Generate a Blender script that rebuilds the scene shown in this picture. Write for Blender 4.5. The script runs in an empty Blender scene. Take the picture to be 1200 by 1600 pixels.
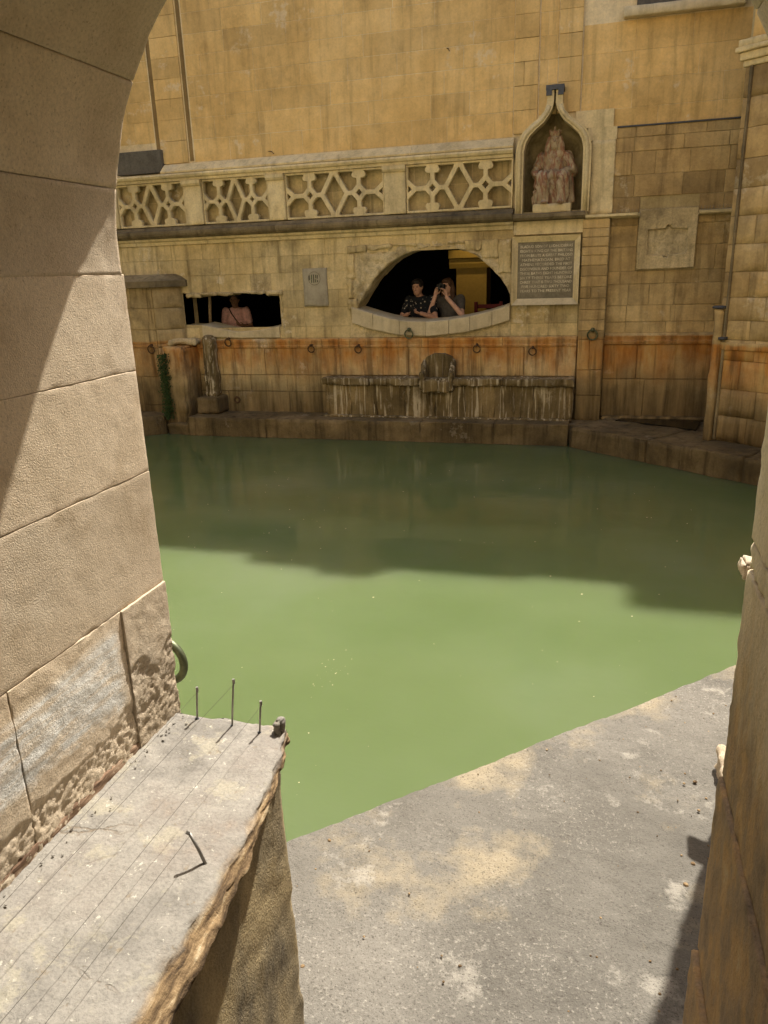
import bpy, bmesh, math, random
import numpy as np
from mathutils import Vector, Matrix, noise

random.seed(7)
R = math.radians
scene = bpy.context.scene
COL = scene.collection

# ------------------------------------------------------------------ camera
W_PX, F_PX = 1200.0, 1180.0
cam_d = bpy.data.cameras.new('camera')
cam = bpy.data.objects.new('camera', cam_d); COL.objects.link(cam)
cam_d.sensor_fit = 'HORIZONTAL'; cam_d.sensor_width = 36.0
cam_d.lens = F_PX / W_PX * 36.0
cam_d.clip_start = 0.05; cam_d.clip_end = 500
yaw, pitch, roll = R(16.3), R(17.7), R(1.92)
fw = Vector((-math.sin(yaw)*math.cos(pitch), math.cos(yaw)*math.cos(pitch), -math.sin(pitch)))
r0 = Vector((math.cos(yaw), math.sin(yaw), 0)); u0 = r0.cross(fw)
rr = r0*math.cos(roll) - u0*math.sin(roll); uu = rr.cross(fw)
m = Matrix((rr, uu, -fw)).transposed().to_4x4(); m.translation = Vector((0, 0, 2.4))
cam.matrix_world = m
scene.camera = cam
scene.render.resolution_x, scene.render.resolution_y = 768, 1024

# ------------------------------------------------------------------ sky, sun, exposure
SUN_EL, SUN_AZ = R(61), R(72.5)            # azimuth counter-clockwise from +X
world = bpy.data.worlds.new('World'); scene.world = world; world.use_nodes = True
wn = world.node_tree
sky = wn.nodes.new('ShaderNodeTexSky'); sky.sky_type = 'NISHITA'; sky.sun_disc = False
sky.sun_elevation = SUN_EL; sky.sun_rotation = R(90) - SUN_AZ
sky.air_density = 1.0; sky.dust_density = 4.0; sky.ozone_density = 0.5
bg = wn.nodes['Background']; bg.inputs[1].default_value = 0.09
wn.links.new(sky.outputs[0], bg.inputs[0])
sun_d = bpy.data.lights.new('sun', 'SUN'); sun_d.energy = 3.9; sun_d.angle = R(0.8); sun_d.color = (1.0, 0.95, 0.86)
sun = bpy.data.objects.new('sun', sun_d); COL.objects.link(sun)
sdir = Vector((math.cos(SUN_EL)*math.cos(SUN_AZ), math.cos(SUN_EL)*math.sin(SUN_AZ), math.sin(SUN_EL)))
sun.rotation_euler = sdir.to_track_quat('Z', 'Y').to_euler()
sun.location = (0, 6, 20)
scene.view_settings.view_transform = 'Standard'; scene.view_settings.look = 'None'
scene.view_settings.exposure = 1.12; scene.view_settings.gamma = 1.0
scene.view_settings.use_curve_mapping = False
scene.render.engine = 'CYCLES'
scene.cycles.max_bounces = 6; scene.cycles.diffuse_bounces = 3

# ------------------------------------------------------------------ material helpers
class NT:
    def __init__(s, name):
        s.m = bpy.data.materials.new(name); s.m.use_nodes = True
        s.t = s.m.node_tree; s.b = s.t.nodes['Principled BSDF']
        s.b.inputs['Specular IOR Level'].default_value = 0.25
        g = s.t.nodes.new('ShaderNodeNewGeometry'); s.pos = g.outputs['Position']
    def n(s, t): return s.t.nodes.new(t)
    def l(s, a, b): s.t.links.new(a, b)
    def put(s, sock, v):
        if isinstance(v, (int, float)): sock.default_value = v
        elif isinstance(v, (tuple, list)): sock.default_value = tuple(v) if len(v) == 4 or sock.type == 'VECTOR' else (*v, 1)
        else: s.l(v, sock)
    def map(s, scale=(1, 1, 1), loc=(0, 0, 0), rot=(0, 0, 0), src=None):
        n = s.n('ShaderNodeMapping'); s.l(src or s.pos, n.inputs[0])
        n.inputs['Scale'].default_value = scale; n.inputs['Location'].default_value = loc; n.inputs['Rotation'].default_value = rot
        return n.outputs[0]
    def noise(s, scale, detail=4, rough=.55, vec=None, dist=0):
        n = s.n('ShaderNodeTexNoise'); s.l(vec or s.pos, n.inputs['Vector'])
        n.inputs['Scale'].default_value = scale; n.inputs['Detail'].default_value = detail
        n.inputs['Roughness'].default_value = rough; n.inputs['Distortion'].default_value = dist
        return n.outputs['Fac']
    def voro(s, scale, vec=None, feat='F1'):
        n = s.n('ShaderNodeTexVoronoi'); n.feature = feat; s.l(vec or s.pos, n.inputs['Vector']); n.inputs['Scale'].default_value = scale
        return n.outputs['Distance']
    def ramp(s, fac, stops):
        n = s.n('ShaderNodeValToRGB'); s.l(fac, n.inputs[0]); e = n.color_ramp.elements
        while len(e) < len(stops): e.new(.5)
        for i, (p, c) in enumerate(stops):
            e[i].position = p; e[i].color = (c, c, c, 1) if isinstance(c, (int, float)) else (*c, 1)
        return n.outputs[0]
    def mr(s, v, a, b, c=0, d=1):
        n = s.n('ShaderNodeMapRange'); s.put(n.inputs[0], v)
        for i, q in enumerate((a, b, c, d)): n.inputs[i+1].default_value = q
        return n.outputs[0]
    def math(s, op, a, b=0.0):
        n = s.n('ShaderNodeMath'); n.operation = op; s.put(n.inputs[0], a); s.put(n.inputs[1], b); return n.outputs[0]
    def mix(s, fac, a, b, mode='MIX'):
        n = s.n('ShaderNodeMix'); n.data_type = 'RGBA'; n.blend_type = mode
        s.put(n.inputs[0], fac); s.put(n.inputs[6], a); s.put(n.inputs[7], b); return n.outputs[2]
    def xyz(s):
        n = s.n('ShaderNodeSeparateXYZ'); s.l(s.pos, n.inputs[0]); return n.outputs
    def rnd(s): return s.n('ShaderNodeObjectInfo').outputs['Random']
    def bump(s, h, strength, dist, prev=None):
        n = s.n('ShaderNodeBump'); s.l(h, n.inputs['Height']); n.inputs['Strength'].default_value = strength
        n.inputs['Distance'].default_value = dist
        if prev: s.l(prev, n.inputs['Normal'])
        return n.outputs[0]
    def done(s, col, rough=.85, nrm=None):
        s.put(s.b.inputs['Base Color'], col); s.put(s.b.inputs['Roughness'], rough)
        if nrm: s.l(nrm, s.b.inputs['Normal'])
        return s.m

def stone(name, c1, c2, c3, rand=.22, streak=.35, grain=.25, iron=False, bump=.006, pale=.0, bump_scale=45, dark=.0, drift=.28, runs=0., mott=.45):
    t = NT(name)
    big = t.noise(1.1, 4, .6)
    col = t.ramp(big, [(.3, c1), (.5, c2), (.72, c3)])
    rn = t.rnd()
    col = t.mix(1, col, t.ramp(rn, [(0, 1-rand), (.5, 1.0), (1, 1+rand*.7)]), 'MULTIPLY')
    # warm / grey drift from stone to stone
    w = t.n('ShaderNodeTexWhiteNoise'); w.noise_dimensions = '1D'; t.l(rn, w.inputs['W'])
    col = t.mix(t.math('MULTIPLY', w.outputs['Value'], drift), col, t.mix(1, col, (.80, .86, 1.0), 'MULTIPLY'))
    mo = t.noise(4.3, 5, .7)
    col = t.mix(mott, col, t.ramp(mo, [(.30, (.50, .46, .40)), (.46, (.92, .90, .86)), (.56, (1.05, 1.04, 1.02)), (.70, (1.25, 1.24, 1.20))]), 'MULTIPLY')
    if streak:
        v = t.map((7, 7, .55)); s1 = t.noise(1.4, 4, .62, v, .3)
        col = t.mix(streak, col, t.ramp(s1, [(.34, (.20, .165, .12)), (.46, (.85, .82, .77)), (.68, (1.15, 1.13, 1.07))]), 'MULTIPLY')
    if dark:
        d1 = t.noise(2.3, 6, .65)
        col = t.mix(t.mr(d1, .52, .66, 0, dark), col, (.10, .08, .05))
    if pale:
        p1 = t.noise(1.9, 6, .74)
        col = t.mix(t.mr(p1, .60, .65, 0, pale), col, (.80, .70, .52))
    if runs:
        rv = t.noise(1.0, 3, .6, t.map((22, 22, 1.1)), .5)
        col = t.mix(t.math('MULTIPLY', t.mr(rv, .53, .62, 0, runs), t.mr(t.noise(2.2, 3, .6), .36, .52, .25, 1)), col, (.55, .47, .33))
        col = t.mix(t.mr(rv, .40, .30, 0, .7), col, (.07, .05, .025))
    g = t.noise(38, 4, .7)
    col = t.mix(grain, col, t.ramp(g, [(.3, .55), (.5, 1.0), (.7, 1.3)]), 'MULTIPLY')
    if iron:
        z = t.xyz()[2]
        wob = t.math('ADD', z, t.math('MULTIPLY', t.math('SUBTRACT', t.noise(2.6, 5, .65, t.map((1.6, 1.6, .5))), .5), .5))
        topw = t.math('ADD', z, t.math('MULTIPLY', t.math('SUBTRACT', t.noise(5, 5, .7), .5), .07))
        band = t.math('MULTIPLY', t.ramp(t.mr(wob, 0, 2), [(.36, 0.0), (.50, .5), (.62, .95)]), t.mr(topw, 1.425, 1.45, 1, 0))
        orange = t.ramp(t.noise(3.0, 5, .6, t.map((2, 2, .5))), [(.28, (.22, .08, .018)), (.43, (.42, .165, .034)), (.56, (.56, .255, .06)), (.70, (.64, .40, .14))])
        blot = t.mr(t.noise(1.7, 5, .65), .34, .56, .30, 1.0)
        col = t.mix(t.math('MULTIPLY', band, blot), col, orange)
        dv = t.noise(1.0, 4, .65, t.map((11, 11, .8)), .4)
        col = t.mix(t.math('MULTIPLY', t.mr(dv, .48, .36, 0, .5), t.mr(z, 1.40, 1.50, 1, 0)), col, (.075, .05, .022))
        alg = t.ramp(t.mr(wob, 0, 2), [(.12, .9), (.33, .66), (.50, 0.0)])
        algc = t.ramp(t.noise(2.2, 6, .6, t.map((5, 5, .5))), [(.3, (.03, .022, .010)), (.46, (.095, .065, .028)), (.62, (.20, .135, .06)), (.78, (.36, .25, .11))])
        col = t.mix(alg, col, algc)
    h = t.noise(bump_scale, 4, .72); h2 = t.noise(7, 3, .6)
    nb = t.bump(h2, .5, .02); nb = t.bump(h, .7, bump, nb)
    return t.done(col, .88, nb)

M = {}
M['upper'] = stone('upper_ashlar', (.64, .42, .16), (.77, .525, .215), (.84, .60, .275), rand=.11, streak=.28, grain=.22, bump=.004, pale=.4, drift=.2, mott=.38)
M['upper_mortar'] = stone('pale_mortar', (.72, .54, .28), (.82, .66, .40), (.88, .74, .50), rand=0, streak=.2, grain=.3)
M['lower'] = stone('weathered_ashlar', (.52, .39, .19), (.68, .54, .29), (.80, .67, .41), rand=.16, streak=.48, grain=.32, iron=True, bump=.008, pale=.6, dark=.3)
M['lower_mortar'] = stone('old_mortar', (.42, .32, .15), (.54, .42, .22), (.64, .51, .29), rand=0, streak=.3, grain=.35, iron=True, bump=.01)
M['rubble'] = stone('rubble_core', (.44, .34, .18), (.66, .53, .31), (.82, .69, .44), rand=.1, streak=.3, grain=.6, bump=.02, pale=.4, dark=.5, bump_scale=26)
M['carved'] = stone('carved_stone', (.66, .53, .28), (.80, .65, .37), (.87, .73, .45), rand=.12, streak=.3, grain=.3, bump=.006, pale=.35, dark=.15)
M['ledge'] = stone('sooty_ledge', (.13, .105, .065), (.28, .22, .13), (.48, .39, .23), rand=.2, streak=.45, grain=.4, bump=.012, dark=.3)
M['sillstone'] = stone('new_sill_stone', (.60, .49, .31), (.68, .57, .37), (.74, .63, .43), rand=.1, streak=.2, grain=.2, bump=.004)
M['rightwall'] = stone('side_ashlar', (.36, .245, .11), (.54, .38, .175), (.70, .53, .27), rand=.26, streak=.42, grain=.28, iron=True, bump=.006, pale=.3, dark=.3)
M['kerb'] = stone('kerb_stone', (.075, .055, .028), (.17, .125, .062), (.32, .235, .125), rand=.10, streak=.6, grain=.35, bump=.012, dark=.4, pale=.15)
M['bench'] = stone('bench_stone', (.10, .075, .036), (.20, .15, .072), (.38, .28, .14), rand=.10, streak=.7, grain=.4, bump=.010, pale=.2, runs=1.0)
M['plaque'] = stone('grey_plaque_slab', (.15, .125, .085), (.21, .18, .125), (.40, .34, .24), rand=.05, streak=.15, grain=.5, bump=.003)
M['grey_tablet'] = stone('grey_tablet_stone', (.40, .35, .26), (.45, .40, .30), (.50, .45, .35), rand=.02, streak=.15, grain=.15, bump=.001)
M['dark_panel'] = stone('dark_lead', (.10, .09, .075), (.14, .125, .10), (.18, .16, .13), rand=.02, streak=.2, grain=.5, bump=.003)
M['shade_strip'] = stone('groove_shade_brown', (.20,.13,.05),(.27,.18,.075),(.34,.23,.10),rand=0,streak=.4)  # brown that stands for the shade in the panelling grooves
M['pier'] = stone('pier_stone', (.36, .26, .13), (.50, .38, .20), (.60, .48, .28), rand=.2, streak=.8, grain=.3, iron=True, bump=.008, dark=.5)

def simple(name, c, rough=.5, metal=0., var=.25, scale=30, bump=.002):
    t = NT(name); n = t.noise(scale, 5, .6)
    col = t.mix(1, c, t.ramp(n, [(.3, 1-var), (.7, 1+var)]), 'MULTIPLY')
    t.b.inputs['Metallic'].default_value = metal
    return t.done(col, rough, t.bump(n, .4, bump))
M['iron'] = simple('rusty_iron', (.11, .065, .035), .75, .3)
M['bronze'] = simple('green_bronze', (.13, .145, .085), .5, .7, .45)
M['lead'] = simple('lead_cap', (.09, .095, .11), .6, .4)
M['steel'] = simple('spike_steel', (.30, .28, .25), .45, .6)
M['wire'] = simple('wire_steel', (.05, .042, .034), .8, 0)
M['recess_dark'] = simple('wet_recess_black', (.012,.010,.007), .25, 0, .5, 9)  # darkness of a low recess put into a wet black colour
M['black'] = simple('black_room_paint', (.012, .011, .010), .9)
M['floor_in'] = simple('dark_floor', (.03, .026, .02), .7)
M['yellow'] = simple('lamplit_yellow', (.42, .27, .055), .6, 0, .1)  # warm lamplight on the pillar put into its yellow
M['pole'] = simple('pale_wood_pole', (.42, .30, .18), .7)
M['red'] = simple('red_chair_paint', (.16, .012, .015), .5)
M['letter'] = simple('pale_letter_fill', (.72, .63, .46), .9, 0, .45, 9)
M['letter_dark'] = simple('dark_cut_letter', (.11, .10, .07), .9)
M['leaf'] = simple('small_leaf', (.035, .065, .018), .6, 0, .5, 60)
M['stem'] = simple('plant_stem', (.08, .07, .03), .8)
M['camera_black'] = simple('black_plastic', (.012, .012, .013), .4)

def skin_m(name, c): return simple(name, c, .55, 0, .12, 25, .001)
M['skin_a'] = skin_m('skin_tan', (.46, .25, .16)); M['skin_b'] = skin_m('skin_fair', (.58, .34, .24)); M['skin_c'] = skin_m('skin_olive', (.28, .15, .09))
M['hair_dark'] = simple('hair_dark', (.015, .011, .009), .6, 0, .5, 90); M['hair_brown'] = simple('hair_brown', (.07, .035, .018), .6, 0, .5, 90)
M['shirt_grey'] = simple('shirt_grey', (.085, .075, .065), .9); M['shirt_pink'] = simple('shirt_pink', (.72, .42, .38), .9)
M['trousers'] = simple('trousers_dark', (.02, .022, .03), .9)
def pattern_shirt():
    t = NT('shirt_dark_flower_print'); v = t.voro(26); n = t.noise(14, 3)
    col = t.mix(t.math('MULTIPLY', t.mr(v, .24, .30, 1, 0), t.mr(n, .45, .5)), (.010, .011, .013), (.42, .36, .27))
    return t.done(col, .9)
M['shirt_print'] = pattern_shirt()

def near_stone(name, warm=0.):
    # sun-bleached, pitted limestone right beside the camera
    t = NT(name)
    big = t.noise(2.2, 6, .6)
    col = t.ramp(big, [(.3, (.58, .455, .305)), (.5, (.71, .575, .41)), (.7, (.79, .665, .50))])
    rn = t.rnd(); col = t.mix(1, col, t.ramp(rn, [(0, .84), (1, 1.12)]), 'MULTIPLY')
    blot = t.noise(7, 6, .65); col = t.mix(t.mr(blot, .55, .70, 0, .4), col, (.42, .30, .17))
    z = t.xyz()
    sc = t.noise(9, 7, .7)
    # scraped pale patch low down on the jamb, bounded by its own torn outline
    inz = t.math('MULTIPLY', t.mr(t.math('ADD', z[2], t.math('MULTIPLY', sc, .16)), 1.50, 1.53), t.mr(t.math('ADD', z[2], t.math('MULTIPLY', z[1], -.10)), 1.475, 1.50, 1, 0))
    iny = t.mr(t.math('ADD', z[1], t.math('MULTIPLY', sc, .05)), 1.37, 1.40, 1, 0)
    patch = t.math('MULTIPLY', inz, t.math('MULTIPLY', iny, t.mr(z[0], -1.0, -.95, 1, 0)))
    st = t.noise(30, 6, .7, t.map((1, .25, 2)))
    col = t.mix(t.math('MULTIPLY', patch, t.mr(st, .36, .54, .15, 1.0)), col, (.80, .77, .70))
    g = t.noise(150, 3, .6); pit = t.noise(95, 4, .6)
    col = t.mix(.35, col, t.ramp(g, [(.3, .6), (.5, 1.0), (.7, 1.3)]), 'MULTIPLY')
    col = t.mix(t.mr(t.noise(165, 2, .6), .40, .30, 0, .5), col, (.30, .21, .13))
    nb = t.bump(t.noise(20, 6, .6), .3, .004)
    nb = t.bump(pit, .3, .0016, nb); nb = t.bump(t.noise(300, 2, .65), .8, .0018, nb)
    lowr = t.mr(z[2], 1.48, 1.62, 1, 0)
    nb2 = t.n('ShaderNodeBump'); t.l(t.noise(42, 8, .75), nb2.inputs['Height']); t.l(lowr, nb2.inputs['Strength']); nb2.inputs['Distance'].default_value = .014
    t.l(nb, nb2.inputs['Normal'])
    return t.done(col, .92, nb2.outputs[0])
M['near'] = near_stone('near_limestone')

def jamb_stone():
    t = NT('shaded_jamb_stone')
    big = t.noise(2.0, 6, .6, t.map((1, 1, .5)))
    col = t.ramp(big, [(.3, (.66, .53, .34)), (.5, (.80, .67, .45)), (.7, (.85, .74, .53))])
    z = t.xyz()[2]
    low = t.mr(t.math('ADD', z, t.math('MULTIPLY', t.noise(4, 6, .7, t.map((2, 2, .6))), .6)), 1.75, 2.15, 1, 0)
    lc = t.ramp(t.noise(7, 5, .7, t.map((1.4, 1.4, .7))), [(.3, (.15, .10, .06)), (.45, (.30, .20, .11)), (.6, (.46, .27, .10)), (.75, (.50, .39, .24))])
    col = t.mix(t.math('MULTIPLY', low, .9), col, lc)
    col = t.mix(.35, col, t.ramp(t.noise(110, 4, .6), [(.3, .6), (.7, 1.3)]), 'MULTIPLY')
    nb = t.bump(t.noise(20, 5, .7, t.map((1, 1, .75))), .9, .010); nb = t.bump(t.noise(130, 3, .7), .8, .003, nb)
    return t.done(col, .9, nb)
M['jamb'] = jamb_stone()
def fillet():
    t = NT('red_brown_mortar'); v = t.map((1,.35,3.2))
    col = t.ramp(t.noise(34,4,.65,v),[(.3,(.09,.055,.035)),(.46,(.22,.135,.085)),(.60,(.36,.25,.165)),(.74,(.52,.44,.34))])
    return t.done(col,.95,t.bump(t.noise(60,4,.7,v),.8,.006))
M['fillet'] = fillet()
M['front'] = stone('pale_front_stone', (.60, .50, .34), (.68, .58, .41), (.74, .64, .47), rand=0, streak=.25, grain=.2, bump=.004)

def sill_mat():
    t = NT('lichened_sill_stone')
    col = t.ramp(t.noise(3.4, 5, .66), [(.28, (.135, .122, .102)), (.42, (.205, .188, .162)), (.52, (.26, .238, .203)), (.62, (.225, .20, .17)), (.75, (.265, .205, .152))])
    col = t.mix(t.mr(t.noise(8, 6, .72), .54, .62, 0, .6), col, (.33, .298, .22))
    col = t.mix(t.mr(t.noise(5.5, 6, .7, t.map(loc=(4, 1, 0))), .58, .66, 0, .55), col, (.22, .20, .175))
    col = t.mix(t.mr(t.noise(30, 5, .7), .62, .68, 0, .7), col, (.20, .16, .11))
    col = t.mix(t.mr(t.noise(52, 4, .7, t.map(loc=(1, 7, 0))), .64, .69, 0, .8), col, (.50, .47, .39))
    col = t.mix(.5, col, t.ramp(t.noise(140, 3, .65), [(.3, .58), (.5, 1.0), (.7, 1.25)]), 'MULTIPLY')
    wob = t.math('MULTIPLY', t.math('SUBTRACT', t.noise(12, 4, .65), .5), .10)
    cr = t.math('ADD', t.voro(2.3, t.map((1, 1, 1), (0.2, .45, 0)), 'DISTANCE_TO_EDGE'), wob)
    crk = t.math('MULTIPLY', t.mr(t.math('ABSOLUTE', cr), 0.0, .006, 1, 0), t.mr(t.noise(3, 2), .45, .6))
    col = t.mix(t.math('MULTIPLY', crk, .75), col, (.16, .12, .08))
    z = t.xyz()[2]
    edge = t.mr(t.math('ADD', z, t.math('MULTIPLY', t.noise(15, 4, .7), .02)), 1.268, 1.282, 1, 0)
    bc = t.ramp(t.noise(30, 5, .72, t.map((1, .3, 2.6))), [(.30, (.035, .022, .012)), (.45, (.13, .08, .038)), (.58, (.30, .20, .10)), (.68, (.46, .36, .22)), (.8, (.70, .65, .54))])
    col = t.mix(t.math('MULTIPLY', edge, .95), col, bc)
    nb = t.bump(t.noise(22, 5, .7), .6, .009); nb = t.bump(t.noise(90, 4, .7), .7, .004, nb); nb = t.bump(t.math('SUBTRACT', 1.0, crk), .5, .004, nb)
    return t.done(col, .93, nb)
M['sill'] = sill_mat()

def parapet_mat():
    t = NT('stained_parapet_face')
    col = t.ramp(t.noise(3.4, 7, .65, t.map((1.5, 1.5, .8))), [(.3, (.10, .082, .058)), (.46, (.26, .205, .12)), (.6, (.38, .29, .155)), (.74, (.32, .285, .23))])
    col = t.mix(.5, col, t.ramp(t.noise(130, 4, .7), [(.3, .5), (.5, 1.0), (.7, 1.35)]), 'MULTIPLY')
    nb = t.bump(t.noise(22, 5, .7), .5, .007); nb = t.bump(t.noise(150, 3, .7), .9, .004, nb)
    return t.done(col, .92, nb)
M['parapet'] = parapet_mat()

def bank_mat():
    t = NT('weathered_bank_stone')
    col = t.ramp(t.noise(1.5, 7, .62), [(.3, (.105, .095, .079)), (.5, (.150, .137, .115)), (.7, (.195, .178, .15))])
    ed = t.noise(1.25, 8, .66, t.map((1, 1, 1), (3.1, .4, 0)))
    col = t.mix(t.mr(ed, .50, .60, 0, .72), col, (.335, .275, .18))
    col = t.mix(t.mr(t.noise(4.5, 8, .7), .58, .66, 0, .6), col, (.36, .33, .275))
    col = t.mix(t.mr(t.noise(2.6, 8, .7, t.map((1, 1, 1), (9, 2, 0))), .60, .70, 0, .5), col, (.10, .09, .076))
    sp = t.noise(75, 5, .72)
    col = t.mix(t.math('MULTIPLY', t.mr(sp, .56, .66), t.mr(t.noise(2.0, 5, .6, t.map((1, 1, 1), (5, 5, 5))), .40, .62, .05, .55)), col, (.42, .385, .32))
    col = t.mix(t.mr(sp, .44, .34, 0, .55), col, (.085, .075, .06))
    col = t.mix(t.mr(t.noise(150, 2, .6), .42, .30, 0, .8), col, (.07, .06, .05))
    nb = t.bump(t.noise(14, 5, .7), .6, .014); nb = t.bump(sp, .8, .005, nb); nb = t.bump(t.noise(190, 2, .6), .8, .003, nb)
    return t.done(col, .93, nb)
M['bank'] = bank_mat()

def water_mat():
    t = NT('murky_green_water')
    n = t.noise(.45, 4, .5)
    col = t.ramp(n, [(.3, (.092, .128, .048)), (.52, (.112, .148, .064)), (.7, (.132, .166, .088))])
    b = t.b
    b.inputs['Subsurface Weight'].default_value = 1.0
    b.inputs['Subsurface Radius'].default_value = (.30, .36, .22); b.inputs['Subsurface Scale'].default_value = 3.2
    b.inputs['IOR'].default_value = 1.33; b.inputs['Specular IOR Level'].default_value = .45
    rip = t.noise(2.2, 3, .5, t.map((1, 1.6, 1))); rip2 = t.noise(11, 3, .5, t.map((1, 1.8, 1)))
    nb = t.bump(rip, .12, .03); nb = t.bump(rip2, .10, .010, nb)
    return t.done(col, .035, nb)
M['water'] = water_mat()
def statue_mat():
    t = NT('worn_painted_statue')
    col = t.ramp(t.noise(5, 6, .65), [(.3, (.20, .145, .085)), (.48, (.36, .27, .16)), (.7, (.54, .43, .28))])
    v = t.map((9, 9, 2.2)); s = t.noise(1.6, 6, .65, v, .6)
    col = t.mix(t.mr(s, .47, .56, 0, .75), col, (.25, .085, .045))
    col = t.mix(t.mr(t.noise(9, 6, .7), .56, .7, 0, .6), col, (.16, .13, .085))
    return t.done(col, .85, t.bump(t.noise(30, 6, .65), .5, .006))
M['statue'] = statue_mat()
def niche_mat():
    t = NT('brown_niche_stone')  # mottled brown, deeper in tone than the carved hood
    col = t.ramp(t.noise(4, 7, .65), [(.3, (.12, .09, .035)), (.5, (.30, .23, .11)), (.7, (.48, .38, .20))])
    return t.done(col, .9, t.bump(t.noise(30, 7, .7), .5, .006))
M['niche'] = niche_mat()

# ------------------------------------------------------------------ mesh helpers
def nz(p, f, o=0): return noise.noise(Vector((p[0]*f+o, p[1]*f+o*1.7, p[2]*f-o)))
def fbm(p, f, oc=4, o=0):
    a, s = 1., 0.
    for _ in range(oc): s += a*nz(p, f, o); a *= .5; f *= 2.03
    return s
class MB:
    def __init__(s): s.v = []; s.f = []
    def add(s, vs, fs):
        k = len(s.v); s.v += [tuple(q) for q in vs]; s.f += [tuple(i+k for i in q) for q in fs]; return s
    def box(s, x0, x1, y0, y1, z0, z1, c=0.):
        """box; with c the front (-y) face is chamfered"""
        if c <= 0:
            vs = [(x0,y0,z0),(x1,y0,z0),(x1,y1,z0),(x0,y1,z0),(x0,y0,z1),(x1,y0,z1),(x1,y1,z1),(x0,y1,z1)]
            fs = [(0,3,2,1),(4,5,6,7),(0,1,5,4),(1,2,6,5),(2,3,7,6),(3,0,4,7)]
        else:
            vs = [(x0+c,y0,z0+c),(x1-c,y0,z0+c),(x1-c,y0,z1-c),(x0+c,y0,z1-c),(x0,y0+c,z0),(x1,y0+c,z0),(x1,y0+c,z1),(x0,y0+c,z1),(x0,y1,z0),(x1,y1,z0),(x1,y1,z1),(x0,y1,z1)]
            fs = [(0,1,2,3)]
            for a in range(4):
                b = (a+1) % 4; fs += [(4+a,4+b,b,a),(8+a,8+b,4+b,4+a)]
            fs += [(11,10,9,8)]
        return s.add(vs, fs)
    def prism_x(s, prof, x0, x1):
        """profile in (y,z), extruded along x"""
        n = len(prof); vs = [(x0,y,z) for y,z in prof]+[(x1,y,z) for y,z in prof]
        fs = [tuple(range(n)), tuple(range(2*n-1,n-1,-1))]+[(i,n+i,n+(i+1)%n,(i+1)%n) for i in range(n)]
        return s.add(vs, fs)
    def prism_z(s, poly, z0, z1):
        n = len(poly); vs = [(x,y,z0) for x,y in poly]+[(x,y,z1) for x,y in poly]
        fs = [tuple(range(n-1,-1,-1)), tuple(range(n,2*n))]+[(i,(i+1)%n,n+(i+1)%n,n+i) for i in range(n)]
        return s.add(vs, fs)
    def prism_y(s, poly, y0, y1):
        n = len(poly); vs = [(x,y0,z) for x,z in poly]+[(x,y1,z) for x,z in poly]
        fs = [tuple(range(n)), tuple(range(2*n-1,n-1,-1))]+[(i,n+i,n+(i+1)%n,(i+1)%n) for i in range(n)]
        return s.add(vs, fs)
    def tube(s, path, rad, n=8, closed=False, caps=True):
        P = [Vector(p) for p in path]; N = len(P)
        if not isinstance(rad, (list, tuple)): rad = [rad]*N
        vs, fs = [], []; up = Vector((.13,.37,.92))
        for i, p in enumerate(P):
            d = (P[(i+1)%N]-P[i-1]) if closed else (P[min(i+1,N-1)]-P[max(i-1,0)])
            d.normalize(); a = d.cross(up)
            if a.length < 1e-3: a = d.cross(Vector((1,0,0)))
            a.normalize(); b = d.cross(a)
            for k in range(n):
                t = 2*math.pi*k/n; vs.append(p+(a*math.cos(t)+b*math.sin(t))*rad[i])
        for i in range(N if closed else N-1):
            j = (i+1)%N
            for k in range(n): fs.append((i*n+k, i*n+(k+1)%n, j*n+(k+1)%n, j*n+k))
        if caps and not closed: fs += [tuple(range(n-1,-1,-1)), tuple(range((N-1)*n, N*n))]
        return s.add(vs, fs)
    def torus(s, c, R_, r_, nrm=(0,1,0), n=20, k=8, start=0, end=2*math.pi):
        q = Vector((0,0,1)).rotation_difference(Vector(nrm)); cl = abs(end-start-2*math.pi) < 1e-6
        pts = [Vector(c)+q@Vector((math.cos(start+(end-start)*i/(n if cl else n-1))*R_, math.sin(start+(end-start)*i/(n if cl else n-1))*R_, 0)) for i in range(n)]
        return s.tube(pts, r_, k, cl)
    def ell(s, c, r_, rot=None, nu=14, nv=9):
        vs, fs = [], []; c = Vector(c); Q = rot or Matrix.Identity(3)
        for j in range(1, nv):
            t = math.pi*j/nv
            for i in range(nu):
                p = 2*math.pi*i/nu; vs.append(c+Q@Vector((r_[0]*math.sin(t)*math.cos(p), r_[1]*math.sin(t)*math.sin(p), r_[2]*math.cos(t))))
        vs += [c+Q@Vector((0,0,r_[2])), c-Q@Vector((0,0,r_[2]))]; T = len(vs)-2
        for j in range(nv-2):
            for i in range(nu): fs.append((j*nu+i,(j+1)*nu+i,(j+1)*nu+(i+1)%nu,j*nu+(i+1)%nu))
        for i in range(nu): fs += [(T,i,(i+1)%nu),(T+1,(nv-2)*nu+(i+1)%nu,(nv-2)*nu+i)]
        return s.add(vs, fs)
    def cap(s, a, b, ra, rb, n=10):
        """tapered capsule"""
        a, b = Vector(a), Vector(b); d = (b-a); L = d.length or 1e-4; d = d/L
        path, rad = [], []
        for t in (90, 60, 30, 0): path.append(a-d*ra*math.sin(R(t))); rad.append(max(ra*math.cos(R(t)), .0008))
        for t in (0, 30, 60, 90): path.append(b+d*rb*math.sin(R(t))); rad.append(max(rb*math.cos(R(t)), .0008))
        return s.tube(path, rad, n)
    def chain(s, pts, rads, n=10):
        for i in range(len(pts)-1): s.cap(pts[i], pts[i+1], rads[i], rads[i+1], n)
        return s
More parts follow.
